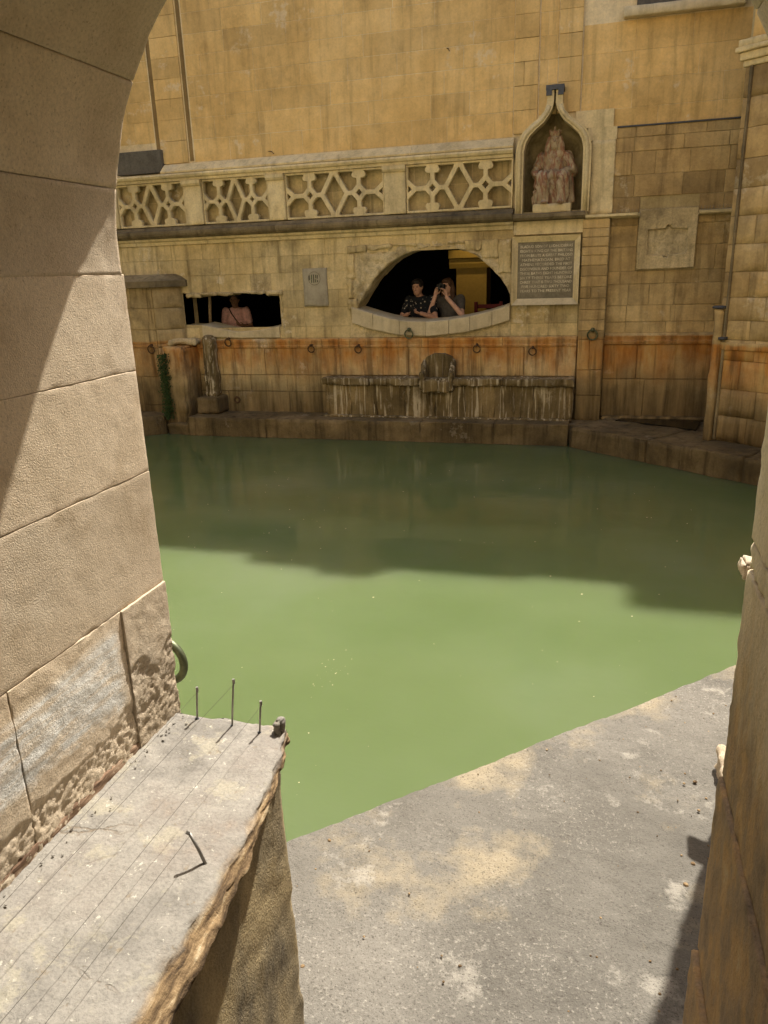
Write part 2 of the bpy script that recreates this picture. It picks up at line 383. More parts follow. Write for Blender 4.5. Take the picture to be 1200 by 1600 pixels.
    def build(s, name, mat, parent=None, smooth=False, fix=True):
        me = bpy.data.meshes.new(name); me.from_pydata([tuple(v) for v in s.v], [], s.f)
        if fix:
            bm = bmesh.new(); bm.from_mesh(me); bmesh.ops.recalc_face_normals(bm, faces=bm.faces); bm.to_mesh(me); bm.free()
        return link(name, me, mat, parent, smooth)
def link(name, me, mat, parent=None, smooth=False):
    o = bpy.data.objects.new(name, me); COL.objects.link(o)
    if mat is not None:
        me.materials.clear(); me.materials.append(M[mat] if isinstance(mat, str) else mat)
    if smooth: me.polygons.foreach_set('use_smooth', [True]*len(me.polygons))
    if parent: o.parent = parent
    return o
def thing(name, label, cat, group=None, loc=None):
    o = bpy.data.objects.new(name, None); COL.objects.link(o); o.empty_display_size = .1
    tag(o, label, cat, group); return o
def tag(o, label=None, cat=None, group=None, kind=None):
    if label: o['label'] = label
    if cat: o['category'] = cat
    if group: o['group'] = group
    if kind: o['kind'] = kind
    return o
def evald(o, remove=True):
    dg = bpy.context.evaluated_depsgraph_get(); dg.update()
    me = bpy.data.meshes.new_from_object(o.evaluated_get(dg))
    if remove:
        d = o.data; bpy.data.objects.remove(o)
        if isinstance(d, bpy.types.Mesh): bpy.data.meshes.remove(d)
        else: bpy.data.curves.remove(d)
    return me
def plate(name, outer, holes, yf, depth, mat, parent=None, bevel=0.):
    """flat panel in the x-z plane with real holes, front at y=yf"""
    cu = bpy.data.curves.new('tmp', 'CURVE'); cu.dimensions = '2D'; cu.fill_mode = 'BOTH'
    for poly in [outer]+list(holes):
        sp = cu.splines.new('POLY'); sp.points.add(len(poly)-1); sp.use_cyclic_u = True
        for i, (x, z) in enumerate(poly): sp.points[i].co = (x, z, 0, 1)
    cu.extrude = depth/2-bevel; cu.bevel_depth = bevel; cu.bevel_resolution = 0; cu.offset = -bevel
    o = bpy.data.objects.new('tmp', cu); COL.objects.link(o); me = evald(o)
    n = len(me.vertices); co = np.empty(n*3); me.vertices.foreach_get('co', co); co = co.reshape(-1, 3)
    out = np.stack([co[:,0], yf+depth/2-co[:,2], co[:,1]], 1); me.vertices.foreach_set('co', out.ravel()); me.update()
    return link(name, me, mat, parent)
def remesh(mb, voxel, smooth_it=4, fn=None, disp=None):
    o = mb.build('tmp', None, fix=True)
    md = o.modifiers.new('r', 'REMESH'); md.mode = 'VOXEL'; md.voxel_size = voxel
    if smooth_it:
        sm = o.modifiers.new('s', 'SMOOTH'); sm.iterations = smooth_it; sm.factor = .5
    me = evald(o)
    if disp:
        n = len(me.vertices); co = np.empty(n*3); me.vertices.foreach_get('co', co); co = co.reshape(-1, 3)
        nr = np.empty(n*3); me.vertex_normals.foreach_get('vector', nr); nr = nr.reshape(-1, 3)
        dd = np.array([disp(Vector(c)) for c in co]); me.vertices.foreach_set('co', (co+nr*dd[:, None]).ravel()); me.update()
    return me
def _h(a, b, c):
    n = (a*374761393+b*668265263+c*2147483647+c*c*974711) & 0x7fffffff
    n = ((n ^ (n >> 13))*1274126177) & 0x7fffffff
    n = ((n ^ (n >> 15))*2246822519) & 0x7fffffff
    return ((n ^ (n >> 16)) & 0xffff)/32767.5-1.
def vnoise(p):
    i = np.floor(p).astype(np.int64); f = p-i; f = f*f*f*(f*(f*6-15)+10); o = 0
    for dx in (0, 1):
        for dy in (0, 1):
            for dz in (0, 1):
                wgt = (f[:,0] if dx else 1-f[:,0])*(f[:,1] if dy else 1-f[:,1])*(f[:,2] if dz else 1-f[:,2])
                o = o+wgt*_h(i[:,0]+dx, i[:,1]+dy, i[:,2]+dz)
    return o
def vfbm(p, f, oc=4, o=0.):
    a, r_ = 1., 0.
    off = np.array([o*1.31+7.3, o*1.7+3.1, 11.9-o])
    for _ in range(oc): r_ = r_+a*vnoise(p*f+off); a *= .5; f *= 2.03
    return r_
def rough_box(name, b, mat, parent=None, res=.02, r=.01, amp=.004, freq=9., seed=0., warp=None, faces='xXyYzZ', chip=.3, edge=2.2):
    """box with rounded, chipped edges and an uneven surface"""
    lo = np.array([b[0], b[2], b[4]]); hi = np.array([b[1], b[3], b[5]])
    ax = []
    for k in range(3):
        L = hi[k]-lo[k]; rk = min(r, L*.3); n = max(1, int(math.ceil((L-2*rk)/res)))
        ax.append(lo[k]+np.concatenate([[0, rk*.3, rk*.65], np.linspace(rk, L-rk, n+1), [L-rk*.65, L-rk*.3, L]]))
    NX, NY, NZ = (len(a) for a in ax)
    key = lambda i, j, k: (i*NY+j)*NZ+k
    Q = []
    for f in faces:
        if f in 'xX':
            i = 0 if f == 'x' else NX-1; J, K = np.meshgrid(np.arange(NY-1), np.arange(NZ-1), indexing='ij'); J, K = J.ravel(), K.ravel()
            q = np.stack([key(i,J,K), key(i,J+1,K), key(i,J+1,K+1), key(i,J,K+1)], 1)
            if f == 'x': q = q[:, ::-1]
        elif f in 'yY':
            j = 0 if f == 'y' else NY-1; I, K = np.meshgrid(np.arange(NX-1), np.arange(NZ-1), indexing='ij'); I, K = I.ravel(), K.ravel()
            q = np.stack([key(I,j,K), key(I+1,j,K), key(I+1,j,K+1), key(I,j,K+1)], 1)
            if f == 'Y': q = q[:, ::-1]
        else:
            k = 0 if f == 'z' else NZ-1; I, J = np.meshgrid(np.arange(NX-1), np.arange(NY-1), indexing='ij'); I, J = I.ravel(), J.ravel()
            q = np.stack([key(I,J,k), key(I+1,J,k), key(I+1,J+1,k), key(I,J+1,k)], 1)
            if f == 'z': q = q[:, ::-1]
        Q.append(q)
    Q = np.concatenate(Q); ids, inv = np.unique(Q.ravel(), return_inverse=True)
    p = np.stack([ax[0][ids//(NY*NZ)], ax[1][(ids//NZ) % NY], ax[2][ids % NZ]], 1)
    rk = np.minimum(r, (hi-lo)*.3)
    c = np.minimum(np.maximum(p, lo+rk), hi-rk); d = p-c; L = np.linalg.norm(d/rk, axis=1)[:, None]
    ne = (np.abs(d) > 1e-9).sum(1)[:, None]
    nrm = np.where(L > 1e-9, (d/rk)/np.maximum(L, 1e-9), 0)
    p = np.where(L > 1e-9, c+nrm*rk, p)
    e = vfbm(p, freq, 4, seed)[:, None]
    p = p+nrm*amp*np.where(ne > 1, edge*(e-chip), e)
    if warp is not None: p = np.array([warp(v) for v in p])
    me = bpy.data.meshes.new(name); me.from_pydata(p.tolist(), [], inv.reshape(-1, 4).tolist())
    return link(name, me, mat, parent, smooth=True)

def courses(parent, x0, x1, zs, yf, mat, lens=(.5, .95), holes=(), gap=.006, depth=.05, jit=.004, c=.004, seed=0, name='stone_block', stagger=None):
    """coursed ashlar: every stone an object of its own"""
    rn = random.Random(seed)
    for a, b in zip(zs[:-1], zs[1:]):
        spans = [(x0, x1)]
        for hx0, hx1, hz0, hz1 in holes:
            if a < hz1-.02 and b > hz0+.02:
                ns = []
                for s0, s1 in spans:
                    if hx1 <= s0 or hx0 >= s1: ns.append((s0, s1)); continue
                    if hx0 > s0: ns.append((s0, hx0))
                    if hx1 < s1: ns.append((hx1, s1))
                spans = ns
        for s0, s1 in spans:
            x = s0; first = True
            while x < s1-.01:
                L = rn.uniform(*lens)*(rn.uniform(.4, .9) if first else 1); first = False
                e = x+L
                if s1-e < lens[0]*.5: e = s1
                e = min(e, s1)
                y = yf+rn.uniform(-jit, jit)
                mb = MB(); mb.box(x+gap/2, e-gap/2, y, y+depth, a+gap/2, b-gap/2, c)
                # slight irregularity
                mb.v = [(vx+rn.uniform(-.002,.002), vy+rn.uniform(-.001,.001), vz+rn.uniform(-.002,.002)) for vx,vy,vz in mb.v]
                mb.build(name, mat, parent, fix=False)
                x = e

# ================================================================== THE SETTING
# --- water
w = MB(); w.box(-13, 7, 0.2, 11.6, -1.6, 0); tag(w.build('water', 'water'), kind='structure')

# --- near bank: a rough slab with a 45 degree edge on the pool
E0 = np.array([-1.08, 2.237]); ed = np.array([.7157, .6984]); pd = np.array([.6984, -.7157])
def make_bank():
    u = np.concatenate([np.linspace(-2.2, -.25, 16), np.arange(-.23, 3.0, .011), np.linspace(3.02, 6.2, 20)])
    v = np.concatenate([[0, 0, .004, .012], np.arange(.024, 2.6, .011), np.linspace(2.65, 5.2, 14)])
    V, U = np.meshgrid(v, u, indexing='ij'); jj = np.repeat(np.arange(len(v))[:, None], len(u), 1)
    X = E0[0]+ed[0]*U+pd[0]*V; Y = E0[1]+ed[1]*U+pd[1]*V
    pp = np.stack([X.ravel(), Y.ravel(), np.zeros(X.size)], 1)
    rag = (.0025*vfbm(pp, 9, 5, 3)).reshape(X.shape)*(jj < 4)
    X = X+pd[0]*rag; Y = Y+pd[1]*rag
    h = .28+.006*vfbm(pp, 3.2, 3, 1)+.003*vfbm(pp, 19, 4, 5); pit = vfbm(pp, 9, 5, 8); h = h-.010*np.clip(pit-.75, 0, 1)
    Z = h.reshape(X.shape)-(jj == 1)*.022-(jj == 2)*.008; Z[0] = -.5
    vs = np.stack([X.ravel(), Y.ravel(), Z.ravel()], 1); nu = len(u)
    I, J = np.meshgrid(np.arange(nu-1), np.arange(len(v)-1)); I, J = I.ravel(), J.ravel()
    fs = np.stack([J*nu+I, (J+1)*nu+I, (J+1)*nu+I+1, J*nu+I+1], 1)
    me = bpy.data.meshes.new('bank_pavement'); me.from_pydata(vs.tolist(), [], fs.tolist())
    return tag(link('bank_pavement', me, 'bank', smooth=True), kind='structure')
make_bank()

# --- far kerb round the pool
kerb = MB().box(-9, -.5, 10.75, 11.4, -.6, .2).build('pool_kerb', 'lower_mortar'); tag(kerb, kind='structure')
KD = np.array([.788, -.616]); KN = np.array([.616, .788])
xs = [-6.28, -4.95, -3.62, -2.5, -1.42, -.405]
for i in range(5):
    rough_box('kerb_stone', (xs[i]+.001, xs[i+1]-.001, 10.56+random.uniform(-.004,.004), 11.3, -.4, .292+random.uniform(-.003,.003)), 'kerb', kerb, res=.05, r=.012, amp=.007, freq=5, seed=i*3.1, chip=.1)
def diag_warp(ox, oy):
    def f(p):
        d = KD*(p[0])+KN*(p[1]); return np.array([ox+d[0], oy+d[1], p[2]])
    return f
for i, (a, b) in enumerate([(0, 1.25), (1.25, 2.5), (2.5, 4.2)]):
    rough_box('kerb_stone', (a+.001, b-.001, 0, 1.0, -.4, .288+random.uniform(-.003,.003)), 'kerb', kerb, res=.05, r=.015, amp=.012, freq=3.5, seed=20+i*3.1, warp=diag_warp(-.40, 10.52))
MB().prism_z([(-.42,10.75),(1.2,9.9),(4.6,8.2),(4.6,11.5),(-.42,11.5)], -.5, .262).build('terrace', 'kerb', kerb)
MB().prism_z([(.22,10.98),(.75,10.72),(1.22,10.42),(1.34,11.0),(1.3,11.13),(.3,11.14)], .285, .297).build('dark_recess_sheet', 'recess_dark', kerb)  # thin black sheet painted in place of a dark low recess
# left kerb runs towards the near side
for i, (a, b) in enumerate([(0, 1.1), (1.1, 2.4), (2.4, 3.8)]):
    def lw(p): return np.array([-6.72-.75*p[0]-.3*p[1], 10.64-.62*p[0]+.9*p[1], p[2]])
    rough_box('kerb_stone', (a+.004, b-.004, 0, .8, -.4, .30), 'kerb', kerb, res=.06, r=.03, amp=.012, freq=4, seed=40+i, warp=lw)

# ================================================================== BACK BUILDING
# ---- lower wall, with the two openings
arch = [(-3.60,1.89),(-3.557,1.93),(-3.44,2.10),(-3.316,2.274),(-3.20,2.39),(-3.081,2.489),(-2.95,2.57),(-2.807,2.632),(-2.64,2.68),(-2.475,2.704),(-2.279,2.705),(-2.10,2.68),(-1.939,2.632),(-1.81,2.575),(-1.701,2.495),(-1.57,2.385),(-1.446,2.254),(-1.36,2.13),(-1.307,2.025),(-1.30,1.90)]
silltop = [(-3.66,1.90),(-3.48,1.845),(-3.291,1.785),(-3.1,1.735),(-2.921,1.700),(-2.70,1.678),(-2.49,1.672),(-2.221,1.690),(-1.978,1.722),(-1.79,1.755),(-1.613,1.796),(-1.45,1.84),(-1.30,1.89)]
sillbot = [(-3.68,1.67),(-3.412,1.58),(-2.953,1.482),(-2.493,1.459),(-1.938,1.509),(-1.586,1.587),(-1.30,1.67)]
def lerp_curve(c, x):
    return float(np.interp(x, [p[0] for p in c], [p[1] for p in c]))
lens = arch+[p for p in reversed(silltop) if -3.58 < p[0] < -1.32]
hole_l = [(-6.50,2.16),(-4.81,2.135),(-4.84,1.63),(-5.2,1.575),(-5.565,1.555),(-5.9,1.60),(-6.162,1.66),(-6.50,1.67)]
lowwall = thing('bath_wall', 'weathered lower bath wall with an arched opening, left window and orange tide stain', 'wall')
core = plate('wall_core', [(-9,-.4),(-.02,-.4),(-.02,3.1),(-9,3.1)], [lens, hole_l], 11.2075, .42, 'lower_mortar', lowwall)
zs = [1.45,1.62,1.90,2.16,2.42,2.66,2.89]
holes = [(-6.50,-4.81,1.62,2.16),(-3.68,-1.29,1.45,2.655),(-1.20,-.42,1.95,2.70)]
courses(lowwall, -6.62, -.36, zs, 11.2, 'lower', (.38,1.0), holes+[(-5.30,-4.96,2.16,2.42)], seed=3, jit=.004, c=.004, gap=.004)
courses(lowwall, -8.4, -6.62, zs[4:], 11.2, 'lower', (.34,.72), seed=4, jit=.004, c=.005, gap=.006)
# square putlog recess over the left opening
MB().box(-5.30,-4.96,11.2055,11.24,2.16,2.42).build('patch', 'rubble', lowwall)
# ragged lintel edge over left opening
for i in range(6):
    x = -6.45+i*.28
    rough_box('lintel_stone', (x, x+.275, 11.16+random.uniform(-.01,.02), 11.55, 2.105+random.uniform(-.02,.03), 2.165), 'rubble', lowwall, res=.03, r=.015, amp=.012, seed=i+.5)
# jambs of the left opening
rough_box('jamb_stone', (-4.84,-4.79,11.19,11.62,1.6,2.17), 'lower', lowwall, res=.03, r=.01, amp=.012, seed=8)
# curved pale sill of left opening: three stones
def sill_stones(tops, bots, xs, yf, yb, name):
    for a, b in zip(xs[:-1], xs[1:]):
        n = 7; mb = MB(); X = np.linspace(a+.003, b-.003, n); vs = []
        for x in X:
            zt, zb = lerp_curve(tops, x), lerp_curve(bots, x)
            j = .004*nz((x, 0, 0), 9, 4)
            vs += [(x, yf+.012+j, zb), (x, yf+j, zb+.012), (x, yf+j, zt-.012), (x, yf+.014+j, zt), (x, yb, zt+.02), (x, yb, zb)]
        fs = []
        for i in range(n-1):
            for k in range(6): fs.append((i*6+k, i*6+(k+1)%6, (i+1)*6+(k+1)%6, (i+1)*6+k))
        fs += [tuple(range(6)), tuple(range((n-1)*6+5, (n-1)*6-1, -1))]
        mb.add(vs, fs).build(name, 'sillstone', lowwall)
ltop = [(-6.60,1.69),(-6.162,1.668),(-5.87,1.60),(-5.565,1.556),(-5.2,1.577),(-4.84,1.637)]
lbot = [(-6.60,1.50),(-6.16,1.48),(-5.565,1.455),(-4.84,1.455)]
sill_stones(ltop, lbot, [-6.2,-5.75,-5.3,-4.86], 11.165, 11.6, 'window_sill')
sill_stones(silltop, sillbot, [-3.66,-3.33,-2.92,-2.53,-2.18,-1.87,-1.55,-1.30], 11.13, 11.60, 'window_sill')
# rough surround of the arch: displaced rubble with a torn outer edge
def surround():
    n = 120
    s = np.linspace(0, 1, n); al = np.array(arch); seg = np.r_[0, np.cumsum(np.hypot(*np.diff(al, axis=0).T))]; seg /= seg[-1]
    ix = np.interp(s, seg, al[:,0]); iz = np.interp(s, seg, al[:,1])
    vs = []; rows = 16
    for i in range(n):
        # outer boundary on the box x[-3.68,-1.29] z[1.45..2.76]
        cx, cz = -2.42, 1.75; dx, dz = ix[i]-cx, iz[i]-cz
        k = min((1.262 if dx < 0 else 1.132)/max(abs(dx),1e-6), 1.012/max(dz,1e-6))
        ox, oz = cx+dx*k, min(cz+dz*k, 2.76)
        rag = .05*fbm((ix[i],0,iz[i]), 8, 4, 2)
        for j in range(rows+5):
            if j >= 5:
                t = (j-5)/(rows-1); x = ix[i]+(ox-ix[i])*t; z = iz[i]+(oz-iz[i])*t
                e = .030*fbm((x,0,z), 11, 4, 6)
                y = 11.20+e*min(1, 4*(1-t)+.15)-.01*(1-t)
                if j == 5: x += rag*.5*(-1 if dx<0 else 1); z += abs(rag)*.4
                vs.append((x, y, z))
            else:
                t = (5-j)/5; sh = .06*t
                vs.append((ix[i]+.0*sh, 11.2+.43*t+.01*fbm((ix[i],t,iz[i]),7,3), iz[i]-.0*t+.02*fbm((ix[i],t*.5,iz[i]),6,3)))
    rws = rows+5; fs = [(i*rws+j, i*rws+j+1, (i+1)*rws+j+1, (i+1)*rws+j) for i in range(n-1) for j in range(rws-1)]
    MB().add(vs, fs).build('arch_surround', 'rubble', lowwall, smooth=True)
surround()
# fill below the surround, around the curved sill
MB().prism_y([(-3.70,1.45),(-1.29,1.45),(-1.29,1.68)]+[(x,z+.01) for x,z in reversed(sillbot)]+[(-3.70,1.92)], 11.195, 11.23).build('rubble_patch', 'rubble', lowwall)
# irregular stones with stepped undersides over the arch
for (a,b,z0,z1) in [(-3.70,-3.40,2.66,2.765),(-3.39,-3.02,2.70,2.765),(-3.0,-2.66,2.735,2.765),(-2.2,-1.95,2.735,2.765),(-1.94,-1.72,2.64,2.765),(-1.71,-1.48,2.52,2.765),(-1.47,-1.30,2.33,2.765),(-3.71,-3.60,2.30,2.655),(-3.71,-3.64,2.02,2.29),(-3.71,-3.57,1.86,2.01)]:
    rough_box('stone_block', (a,b,11.165+random.uniform(-.01,.015),11.215,z0,z1), 'lower', lowwall, res=.025, r=.008, amp=.012, freq=14, seed=a)
# iron-stained plinth of big smooth slabs
courses(lowwall, -6.45, -.36, [.27,.62,.88,1.30], 11.165, 'lower', (.62,1.25), [(-4.05,-.36,.27,.80)], seed=11, jit=.004, c=.006, gap=.006)
prof = [(11.23,1.295),(11.155,1.30),(11.148,1.325),(11.16,1.345),(11.15,1.40),(11.165,1.435),(11.23,1.455)]
for a,b in [(-6.45,-5.2),(-5.2,-3.9),(-3.9,-2.6),(-2.6,-1.4),(-1.4,-.36)]:
    MB().prism_x(prof, a+.003, b-.003).build('plinth_moulding', 'lower', lowwall)
# vertical half-round ribs standing above the bench
for x,z1 in [(-3.52,1.12),(-3.30,1.17),(-2.72,1.10),(-1.22,1.18)]:
    rough_box('rib', (x-.012,x+.018,11.156,11.18,.88,z1), 'lower', lowwall, res=.02, r=.008, amp=.006, seed=x)

# ---- cornice ledge over the lower wall
led = thing('stone_ledge', 'sooty moulded stone ledge running under the pierced balustrade', 'ledge')
lp = [(11.23,2.885),(11.165,2.89),(11.15,2.935),(11.11,2.955),(11.10,2.985)]
up_ = [(11.26,2.99),(11.06,2.99),(11.015,3.02),(11.00,3.05),(11.00,3.085),(11.06,3.11),(11.09,3.145),(11.26,3.16)]
xs = [-9,-7.2,-5.95,-4.75,-3.55,-2.45,-1.27]
for a,b in zip(xs[:-1],xs[1:]):
    MB().prism_x(lp+[(11.23,2.985)], a+.003, b-.003).build('frieze', 'carved', led)
    MB().prism_x(up_, a+.002, b-.002).build('ledge_stone', 'ledge', led)
MB().prism_x([(11.23,2.80),(11.15,2.81),(11.15,2.98),(11.23,2.98)], -1.265, -.34).build('frieze', 'carved', led)
MB().prism_x([(11.26,2.985),(11.04,2.99),(11.01,3.02),(11.01,3.06),(11.06,3.075),(11.26,3.075)], -1.268, -.32).build('ledge_stone', 'ledge', led)
MB().prism_x([(11.26,2.97),(11.10,2.975),(11.06,2.99),(11.06,3.02),(11.26,3.03)], -.318, .34).build('ledge_stone', 'carved', led)

# ---- pierced balustrade
def panel(name, x0, x1, z0, z1, parent):
    Wd, Hh = x1-x0, z1-z0; t = .026*min(1, Wd/1.25)+.006; e = .030
    def seg(p, a, b):
        dx, dz = b[0]-a[0], b[1]-a[1]; q = max(0, min(1, ((p[0]-a[0])*dx+(p[1]-a[1])*dz)/(dx*dx+dz*dz)))
        return math.hypot(p[0]-a[0]-dx*q, p[1]-a[1]-dz*q)
    S, D = [], []
    c = Wd/2; un = Wd/4; dw = un*.50; sd = .084*min(1, Wd/1.3)+.004; sh = sd*1.1
    S += [((c,Hh),(c-dw,Hh/2)),((c-dw,Hh/2),(c,0)),((c,Hh),(c+dw,Hh/2)),((c+dw,Hh/2),(c,0))]
    holesC = [(c, Hh/2)]
    for ux in (un, 3*un):
        q = [(ux,Hh/2+sh),(ux+sd,Hh/2),(ux,Hh/2-sh),(ux-sd,Hh/2)]
        S += [(q[i],q[(i+1)%4]) for i in range(4)]
        S += [((ux,Hh/2+sh),(ux,Hh)),((ux,Hh/2-sh),(ux,0))]
        inn = c-dw if ux < c else c+dw; S += [((ux+(sd if ux<c else -sd),Hh/2),(inn,Hh/2))]
        ox = 0 if ux < c else Wd; sg = 1 if ux < c else -1
        ym = ox+sg*un*.34
        S += [((ux-sg*sd,Hh/2),(ym,Hh/2)),((ym,Hh/2),(ox,Hh/2+.17*Hh)),((ym,Hh/2),(ox,Hh/2-.17*Hh))]
        rl = .042*min(1, Wd/1.3)+.006
        for zz, sgz in ((Hh-e,-1),(e,1)):
            D += [((ux-rl*1.15,zz+sgz*rl*.95),rl),((ux+rl*1.15,zz+sgz*rl*.95),rl),((ux,zz+sgz*rl*1.6),rl*.85)]
        holesC += [(ux,Hh/2),(ox+sg*(e+.008),Hh/2)]
        holesC += [(ux-un*.52,Hh*.74),(ux+un*.52,Hh*.74),(ux-un*.52,Hh*.26),(ux+un*.52,Hh*.26)]
    def solid(p):
        if p[0] < e*.7 or p[0] > Wd-e*.7 or p[1] < e or p[1] > Hh-e: return True
        if any(seg(p,a,b) < t for a,b in S): return True
        return any((p[0]-q[0])**2+(p[1]-q[1])**2 < r_*r_ for q, r_ in D)
    hs = []
    for h in holesC:
        if solid(h): continue
        poly = []
        for k in range(72):
            a = 2*math.pi*k/72; lo_, hi_ = 0, .003
            while not solid((h[0]+hi_*math.cos(a), h[1]+hi_*math.sin(a))): lo_ = hi_; hi_ += .012
            for _ in range(6):
                mid = (lo_+hi_)/2
                if solid((h[0]+mid*math.cos(a), h[1]+mid*math.sin(a))): hi_ = mid
                else: lo_ = mid
            poly.append((x0+h[0]+lo_*math.cos(a), z0+h[1]+lo_*math.sin(a)))
        hs.append(poly)
    plate('pierced_panel', [(x0,z0),(x1,z0),(x1,z1),(x0,z1)], hs, 11.12, .10, 'carved', parent, bevel=.006)
bal = thing('balustrade', 'pierced stone balustrade of diamond and trefoil tracery above the ledge', 'balustrade')
for a,b in [(-7.42,-6.24),(-5.94,-4.86),(-4.59,-3.09),(-2.77,-1.285)]:
    panel('p', a+.003, b-.003, 3.162, 3.79, bal)
for a,b in [(-7.75,-7.43),(-6.235,-5.945),(-4.855,-4.595),(-3.085,-2.775)]:
    rough_box('pedestal', (a,b,11.085,11.27,3.162,3.785), 'carved', bal, res=.05, r=.012, amp=.004, freq=6, seed=a)
    MB().prism_x([(11.26,3.70),(11.06,3.71),(11.04,3.74),(11.04,3.785),(11.26,3.785)], a-.012, b+.012).build('pedestal_cap', 'carved', bal)
cp = [(11.28,3.792),(11.09,3.792),(11.08,3.825),(11.05,3.84),(11.035,3.87),(11.05,3.895),(11.28,3.905)]
for a,b in [(-8.6,-6.95),(-6.95,-5.9),(-5.9,-4.75),(-4.75,-3.6),(-3.6,-2.4),(-2.4,-1.285)]:
    MB().prism_x(cp, a+.002, b-.002).build('coping', 'carved', bal)

# ---- upper facade
fac = thing('upper_facade', 'tall golden ashlar facade rising behind the balustrade', 'facade')
top = [(-13,10.4),(-1.25,10.4),(-1.15,10.75),(-.45,10.8),(-.4,11.0),(.05,11.0),(.15,10.6),(1.2,10.6),(1.3,10.45),(2.05,10.5),(2.15,11.3),(6,11.3)]
niche_hole = [(-1.16,3.05),(-.38,3.05),(-.378,3.84),(-.41,3.96),(-.49,4.07),(-.60,4.14),(-.68,4.22),(-.72,4.30),(-.76,4.36),(-.80,4.23),(-.93,4.12),(-1.05,4.0),(-1.13,3.86)]
nh = [(-1.205,3.06),(-.335,3.06),(-.335,3.90),(-.45,4.10),(-.66,4.25),(-.77,4.38),(-.88,4.25),(-1.09,4.10),(-1.205,3.90)]
plate('wall_core', [(-13,3.0),(6,3.0)]+top[::-1], [nh], 11.3045, .35, 'upper_mortar', fac)
zz = [4.06,4.37,4.66,4.94,5.21,5.48,5.75,6.02,6.30]
courses(fac, -6.17, -1.36, [3.17,3.52,3.9], 11.300, 'lower', (.6,1.1), seed=30, jit=.001, c=.002)  # darker stone here and below puts the shade behind the tracery into colour
courses(fac, -9, -6.18, [3.17,3.52,3.9], 11.300, 'lower', (.5,.9), seed=35, jit=.001, c=.002)
courses(fac, -9, -6.75, zz, 11.30, 'upper', (.5,.9), [(-7.6,-6.6,3.95,4.30)], seed=5, jit=.002, c=.003, gap=.005)
courses(fac, -6.66, -6.20, zz, 11.28, 'upper', (.6,.9), seed=6, jit=.002, c=.003, gap=.004)
courses(fac, -6.10, -1.32, zz, 11.300, 'upper', (.48,.98), seed=17, jit=.0012, c=.0015, gap=.008)
courses(fac, -1.31, -1.00, [4.09]+zz[1:], 11.27, 'upper', (.31,.31), seed=8, jit=.001, c=.003, gap=.004)
courses(fac, -.985, -.755, [4.30]+zz[2:], 11.300, 'upper', (.25,.25), seed=9, jit=.001, c=.003, gap=.004)
courses(fac, -.745, -.455, [4.30]+zz[2:], 11.265, 'upper', (.3,.3), seed=10, jit=.001, c=.003, gap=.004)
courses(fac, -.44, 1.75, [4.30,4.62,4.94,5.28], 11.30, 'upper', (.55,1.2), seed=12, jit=.002, c=.003, gap=.004)
courses(fac, -.02, 1.75, [4.085,4.30], 11.30, 'upper', (.55,1.2), seed=13, jit=.002, c=.003, gap=.004)
# base block of the pilaster strips beside the niche and stepped blocks on its right
MB().box(-.50,-.02,11.255,11.31,4.09,4.30,.004).build('stone_block','carved',fac)
MB().box(-.34,.03,11.22,11.31,3.93,4.085,.004).build('stone_block','carved',fac)
# string course above the balustrade
sp_ = [(11.31,3.905),(11.10,3.908),(11.09,3.93),(11.24,4.045),(11.31,4.055)]
for a,b in [(-6.60,-5.3),(-5.3,-4.0),(-4.0,-2.7),(-2.7,-1.29)]:
    MB().prism_x(sp_, a+.002, b-.002).build('string_course', 'carved', fac)
# flat strips on the left panelling, groove shade painted in as brown
for x in (-6.70,-6.15):
    MB().prism_y([(x-.03,4.08),(x+.03,4.08),(x+.03,6.3),(x-.03,6.3)], 11.2975, 11.310).build('shade_strip', 'shade_strip', fac)
# window sill at upper right
rough_box('window_sill', (.03,1.42,11.16,11.31,5.29,5.40), 'sillstone', fac, res=.05, r=.012, amp=.004, seed=3)
MB().box(.18,1.3,11.27,11.31,5.405,5.9).build('window_pane','dark_panel',fac)
# nails left in the wall
for x,z,dx in [(-2.22,5.2,.05),(-4.9,4.13,.12),(1.40,4.86,.06)]:
    MB().tube([(x,11.31,z),(x+dx*.6,11.26,z-.01),(x+dx,11.235,z-.05)],.006,6).build('nail','iron',fac)
# lead flashing on right
MB().box(-.01,1.7,11.235,11.30,4.066,4.082).build('flashing','lead',fac)
pan = MB().box(-7.42,-6.62,11.20,11.31,3.94,4.26,.006).build('dark_panel','dark_panel'); tag(pan, 'dark grey rectangular lead panel fixed above the balustrade', 'panel')

# ---- niche with ogee hood
CX = -.765
half_in = [(.385,3.07),(.385,3.50),(.382,3.84),(.36,3.94),(.31,4.03),(.22,4.11),(.13,4.18),(.07,4.26),(.03,4.33),(.0,4.40)]
half_out = [(.485,3.07),(.488,3.50),(.487,3.86),(.46,3.98),(.40,4.08),(.30,4.165),(.20,4.235),(.13,4.31),(.10,4.40),(.098,4.54)]
nic = thing('niche', 'ogee-headed stone niche framing the seated statue', 'niche')
for sg, nm in ((-1,'hood'),(1,'hood')):
    poly = [(CX+sg*x,z) for x,z in half_out]+[(CX+sg*.012,4.54),(CX+sg*.012,4.40)]+[(CX+sg*max(x,.012),z) for x,z in reversed(half_in[:-1])]
    n = len(poly)
    mb = MB(); mb.prism_y(poly, 11.085, 11.30)
    o = mb.build('hood_moulding', 'carved', nic)
    # beaded face: a raised roll along the middle of the moulding
    mid = [(CX+sg*(a[0]+b[0])/2, 11.085, (a[1]+b[1])/2) for a,b in zip(half_out[:-1], half_in[:-1])]
    MB().tube(mid, .028, 8).build('roll', 'carved', o, smooth=True)
MB().box(CX-.115,CX+.115,11.06,11.29,4.545,4.60).build('cap','lead',nic)
